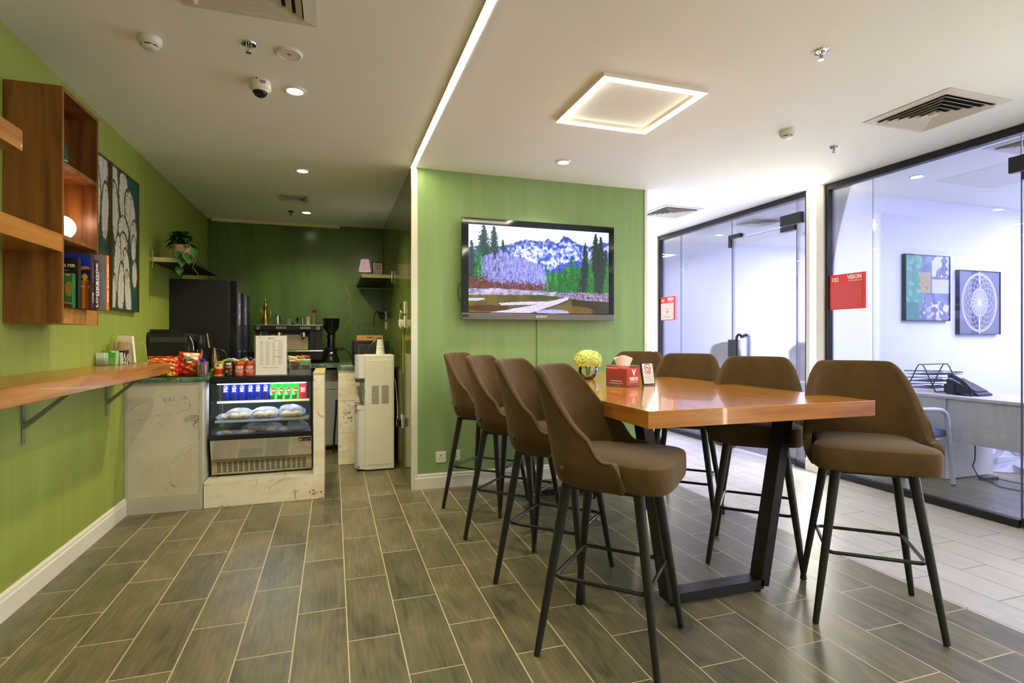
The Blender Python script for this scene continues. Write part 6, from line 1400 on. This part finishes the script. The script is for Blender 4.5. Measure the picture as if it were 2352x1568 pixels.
# desk along the hall side, with white pedestal
DW = mat('desk_white', srgb((206, 204, 190)), .45)
t = thing('office_desk', 'white office desk with modesty panel in the near glass office', 'desk', (5.55, 3.0, 0))
obj('desk_top', bx(5.29, 5.95, 1.9, 4.08, .745, .772, bev=.003), DW, t)
obj('modesty_panel', bx(5.315, 5.335, 1.95, 3.49, .36, .744), DW, t)
obj('pedestal', bx(5.30, 5.94, 3.495, 4.06, .012, .744), DW, t); obj('pedestal_feet', bx(5.33, 5.9, 3.53, 4.03, 0, .013), BLACKP, t)
obj('end_panel', bx(5.30, 5.94, 1.92, 1.945, 0, .744), DW, t)
OD = mat('wire_black', srgb((34, 34, 56)), .35)
def tray_stack(x0, x1, y0, y1, z, lab):
    t = thing('document_tray', lab, 'document tray', ((x0 + x1) / 2, (y0 + y1) / 2, z)); yc = (y0 + y1) / 2
    for x in (x0 + .06, x1 - .06): obj('end_frame', tube(NB(), [(x, y0 + .01, z + .003), (x, yc - .035, z + .235), (x, yc - .018, z + .262), (x, yc + .018, z + .262), (x, yc + .035, z + .235), (x, y1 - .01, z + .003)], .0055, 8), OD, t, smooth=50)
    obj('top_bar', tube(NB(), [(x0 + .06, yc, z + .262), (x1 - .06, yc, z + .262)], .005, 8), OD, t, smooth=50); obj('base_bar', tube(NB(), [(x0 + .06, y0 + .01, z + .004), (x1 - .06, y0 + .01, z + .004)], .005, 8), OD, t)
    for k, zz in enumerate((.045, .11, .175)):
        b = NB(); P = [(x0, y0 + .03, z + zz + .02), (x0 + .16, y0 + .03, z + zz + .02), (x0 + .20, y0 + .03, z + zz + .004), (x1, y0 + .03, z + zz + .01), (x1, y1 - .03, z + zz + .01), (x0, y1 - .03, z + zz + .02)]
        tube(b, P, .0045, 6, closed=True); s = obj('tray', b, OD, t)
        b = NB()
        for i in range(16): xx = x0 + (x1 - x0) * (i + .5) / 16; box(b, xx - .0012, xx + .0012, y0 + .03, y1 - .03, z + zz - .012, z + zz - .010)
        for i in range(9): y = y0 + .03 + (y1 - y0 - .06) * i / 8; box(b, x0, x1, y - .0012, y + .0012, z + zz - .012, z + zz - .010)
        for i in range(16): xx = x0 + (x1 - x0) * (i + .5) / 16; box(b, xx - .0012, xx + .0012, y0 + .029, y0 + .031, z + zz - .012, z + zz + .012)
        obj('wire_mesh', b, OD, s)
    return t
tray_stack(5.46, 5.93, 3.72, 4.02, .773, 'black wire document tray stack on the near office desk')
t = thing('desk_phone', 'dark office telephone with handset on the near office desk', 'telephone', (5.58, 3.42, .773)); PH = mat('phone_dark', srgb((34, 36, 52)), .35)
obj('stand', prism(NB(), [(3.60, .775), (3.54, .775), (3.53, .87), (3.575, .92), (3.60, .91)], 'x', 5.47, 5.66), PH, t)
obj('body', prism(NB(), [(3.60, .90), (3.58, .92), (3.34, .79), (3.34, .776), (3.52, .80)], 'x', 5.48, 5.67), PH, t)
obj('handset', tube(NB(), [(5.465, 3.575, .94), (5.465, 3.545, .945), (5.465, 3.46, .90), (5.465, 3.40, .845), (5.465, 3.39, .825)], .018, 10), PH, t, smooth=60)
obj('keypad', prism(NB(), [(3.50, .884), (3.50, .880), (3.37, .811), (3.37, .815)], 'x', 5.50, 5.66), BLACKP, t); obj('coiled_cord', tube(NB(), [(5.46, 3.38, .80), (5.44, 3.36, .778), (5.42, 3.40, .778), (5.43, 3.5, .778)], .005, 8), PH, t, smooth=60)
o = obj('paper_clip_cup', lathe(NB(), [(.035, 0), (.035, .08), (.032, .08), (.032, .004)], (5.62, 3.68, .773), 18), OD, at=(5.62, 3.68, .773), smooth=40); tag(o, 'small dark mesh pen cup between the document tray and the telephone', 'pen cup')
o = obj('paper_sheet', bx(5.40, 5.62, 2.55, 2.85, .773, .7745), mat('notice_paper', (.9, .9, .9)), at=(5.5, 2.7, .773)); tag(o, 'white sheet of paper lying on the near office desk', 'paper')
# guest chair
t = thing('guest_chair', 'white-framed guest chair with blue-grey seat facing the near office desk', 'chair', (4.95, 3.62, 0)); CW = mat('chair_white_metal', srgb((206, 204, 200)), .3)
for y in (3.36, 3.88):
    obj('arm_frame', tube(NB(), [(5.19, y, .0), (5.155, y, .30), (5.12, y, .58), (5.10, y, .635), (5.05, y, .665), (4.98, y, .675), (4.70, y, .685)], .020, 12), CW, t, smooth=60)
    obj('rear_leg', tube(NB(), [(4.62, y, 0), (4.70, y, .45), (4.68, y, .86)], .018, 12), CW, t, smooth=60)
    for x in (5.19, 4.62): obj('foot_cap', cyl(NB(), (x, y, 0), .021, 0, .012, 14), BLACKP, t)
obj('seat', bx(4.66, 5.17, 3.385, 3.855, .42, .49, bev=.028, seg=4), mat('seat_blue_grey', srgb((98, 98, 142)), .8), t, smooth=60)
obj('backrest', bx(4.63, 4.67, 3.385, 3.855, .56, .86, bev=.015, seg=3), mat('seat_blue_grey', (.1, .1, .1)), t, smooth=60); obj('seat_rail', bx(4.66, 5.12, 3.40, 3.84, .40, .42), CW, t)
# floor: adapter, cables, plastic
o = obj('power_brick', bx(5.62, 5.78, 3.36, 3.42, .0, .032, bev=.006, rot=RZ(-8)), BLACKP, at=(5.7, 3.39, 0)); tag(o, 'black power adapter on the near office floor by the desk pedestal', 'adapter')
o = obj('power_cable', tube(NB(), [(5.62, 3.45, .36), (5.62, 3.45, .25), (5.60, 3.44, .18), (5.57, 3.44, .12), (5.60, 3.43, .06), (5.62, 3.42, .02)], .005, 8), BLACKP, at=(5.62, 3.44, 0), smooth=60); tag(o, 'black cable hanging from under the desk down to the adapter', 'cable')
o = obj('floor_cable', tube(NB(), [(5.64, 3.38, .01), (5.5, 3.18, .006), (5.52, 3.0, .006), (5.60, 2.86, .006), (5.72, 2.80, .006), (5.78, 2.84, .006), (5.80, 2.98, .006), (5.84, 3.10, .006), (5.80, 3.20, .006), (5.76, 3.36, .012)], .004, 8), BLACKP, at=(5.6, 3, 0), smooth=60); tag(o, 'thin black cable looping over the near office floor', 'cable')
b = NB(); r = random.Random(9)
def crum(u, v):
    a = u * 6.283; f = math.sin(v * math.pi / 2); rr = (1 - v * .75) * (.34 + .07 * math.sin(5 * a) + .05 * r.uniform(-1, 1))
    return (6.55 + rr * 1.2 * math.cos(a), 3.5 + rr * .9 * math.sin(a), .006 + .34 * f * (1 + .2 * r.uniform(-1, 1)))
surf(b, crum, 30, 9, closed=True); o = obj('plastic_bag', b, mat('crumpled_plastic', (.85, .87, .95), .1, alpha=.6, bump=(30, 1)), at=(6.55, 3.5, 0)); tag(o, 'crumpled clear plastic bag on the floor beyond the near office desk', 'plastic bag')
# ================================================================ FAR OFFICE
t = thing('office_desk', 'white desk in the far glass office, behind the document tray', 'desk', (5.6, 5.0, 0))
obj('desk_top', bx(5.25, 5.85, 4.4, 5.62, .745, .772, bev=.003), DW, t); obj('modesty_panel', bx(5.28, 5.30, 4.45, 5.57, .36, .744), DW, t)
for y in (4.43, 5.57): obj('end_panel', bx(5.31, 5.82, y, y + .022, 0, .744), DW, t)
tr = tray_stack(5.28, 5.68, 5.20, 5.50, .773, 'black wire document tray stack with files in the far glass office'); tr.rotation_euler = (0, 0, R(0))
for k, (c_, z) in enumerate([((150, 50, 50), .015), ((70, 70, 100), .03), ((180, 150, 130), .005)]):
    o = obj('document_folder', bx(5.32, 5.64, 5.26, 5.44, .773 + z, .773 + z + .008), mat('folder_%d' % k, srgb(c_), .5), at=(5.48, 5.35, .773 + z)); tag(o, ['red', 'dark blue', 'tan'][k] + ' folder lying in the far office document tray', 'folder', 'folders in the far office tray')
def office_chair(x, y, rz, lab, m):
    t = thing('office_chair', lab, 'office chair', (x, y, 0), 'grey office chairs in the far glass office'); L = Vector((x, y, 0))
    def bk(u, v):
        a = (u - .5) * 2; z = .62 + .62 * v; w_ = .235 * (1 - .10 * v) * (1 - max(0, v - .8) ** 2 * 6) * (1 + .04 * math.sin(v * 9)); return (x + a * w_, y + .20 - .07 * (1 - a * a) * -1 - .03 * math.cos(v * 5), z - (a * a) * .05 * v)
    o = obj('backrest', surf(NB(), bk, 12, 14), m, t, smooth=180); md = o.modifiers.new('t', 'SOLIDIFY'); md.thickness = .03
    obj('seat', box(NB(), x - .24, x + .24, y - .24, y + .22, .45, .52, bev=.03, seg=3), m, t, smooth=60)
    obj('gas_lift', cyl(NB(), L, .025, .08, .45, 16), CHROME, t)
    for k in range(5):
        a = k * 1.2566 + .3; d = Vector((math.cos(a), math.sin(a), 0)); lg = obj('leg', tube(NB(), [L + Vector((0, 0, .10)), L + d * .28 + Vector((0, 0, .065))], .018, 8), BLACKP, t); obj('castor', ball(NB(), L + d * .28 + Vector((0, 0, .027)), .022, .022, .027, 12), BLACKP, lg)
    for s in (-1, 1): obj('armrest', tube(NB(), [(x + s * .25, y + .1, .50), (x + s * .27, y + .08, .68), (x + s * .27, y - .14, .69)], .014, 8), BLACKP, t)
    obj('back_support', tube(NB(), [(x, y + .05, .45), (x, y + .24, .50), (x, y + .26, .72)], .02, 8), BLACKP, t)
    t.rotation_euler = (0, 0, R(rz)); return t
office_chair(5.08, 6.30, -60, 'grey-green office chair left of the glass door handle in the far office', mat('mesh_grey_green', srgb((98, 106, 92)), .7))
office_chair(6.30, 5.93, -30, 'grey office chair seen through the far office glass beside the lit pillar', mat('mesh_grey', srgb((96, 102, 100)), .7))
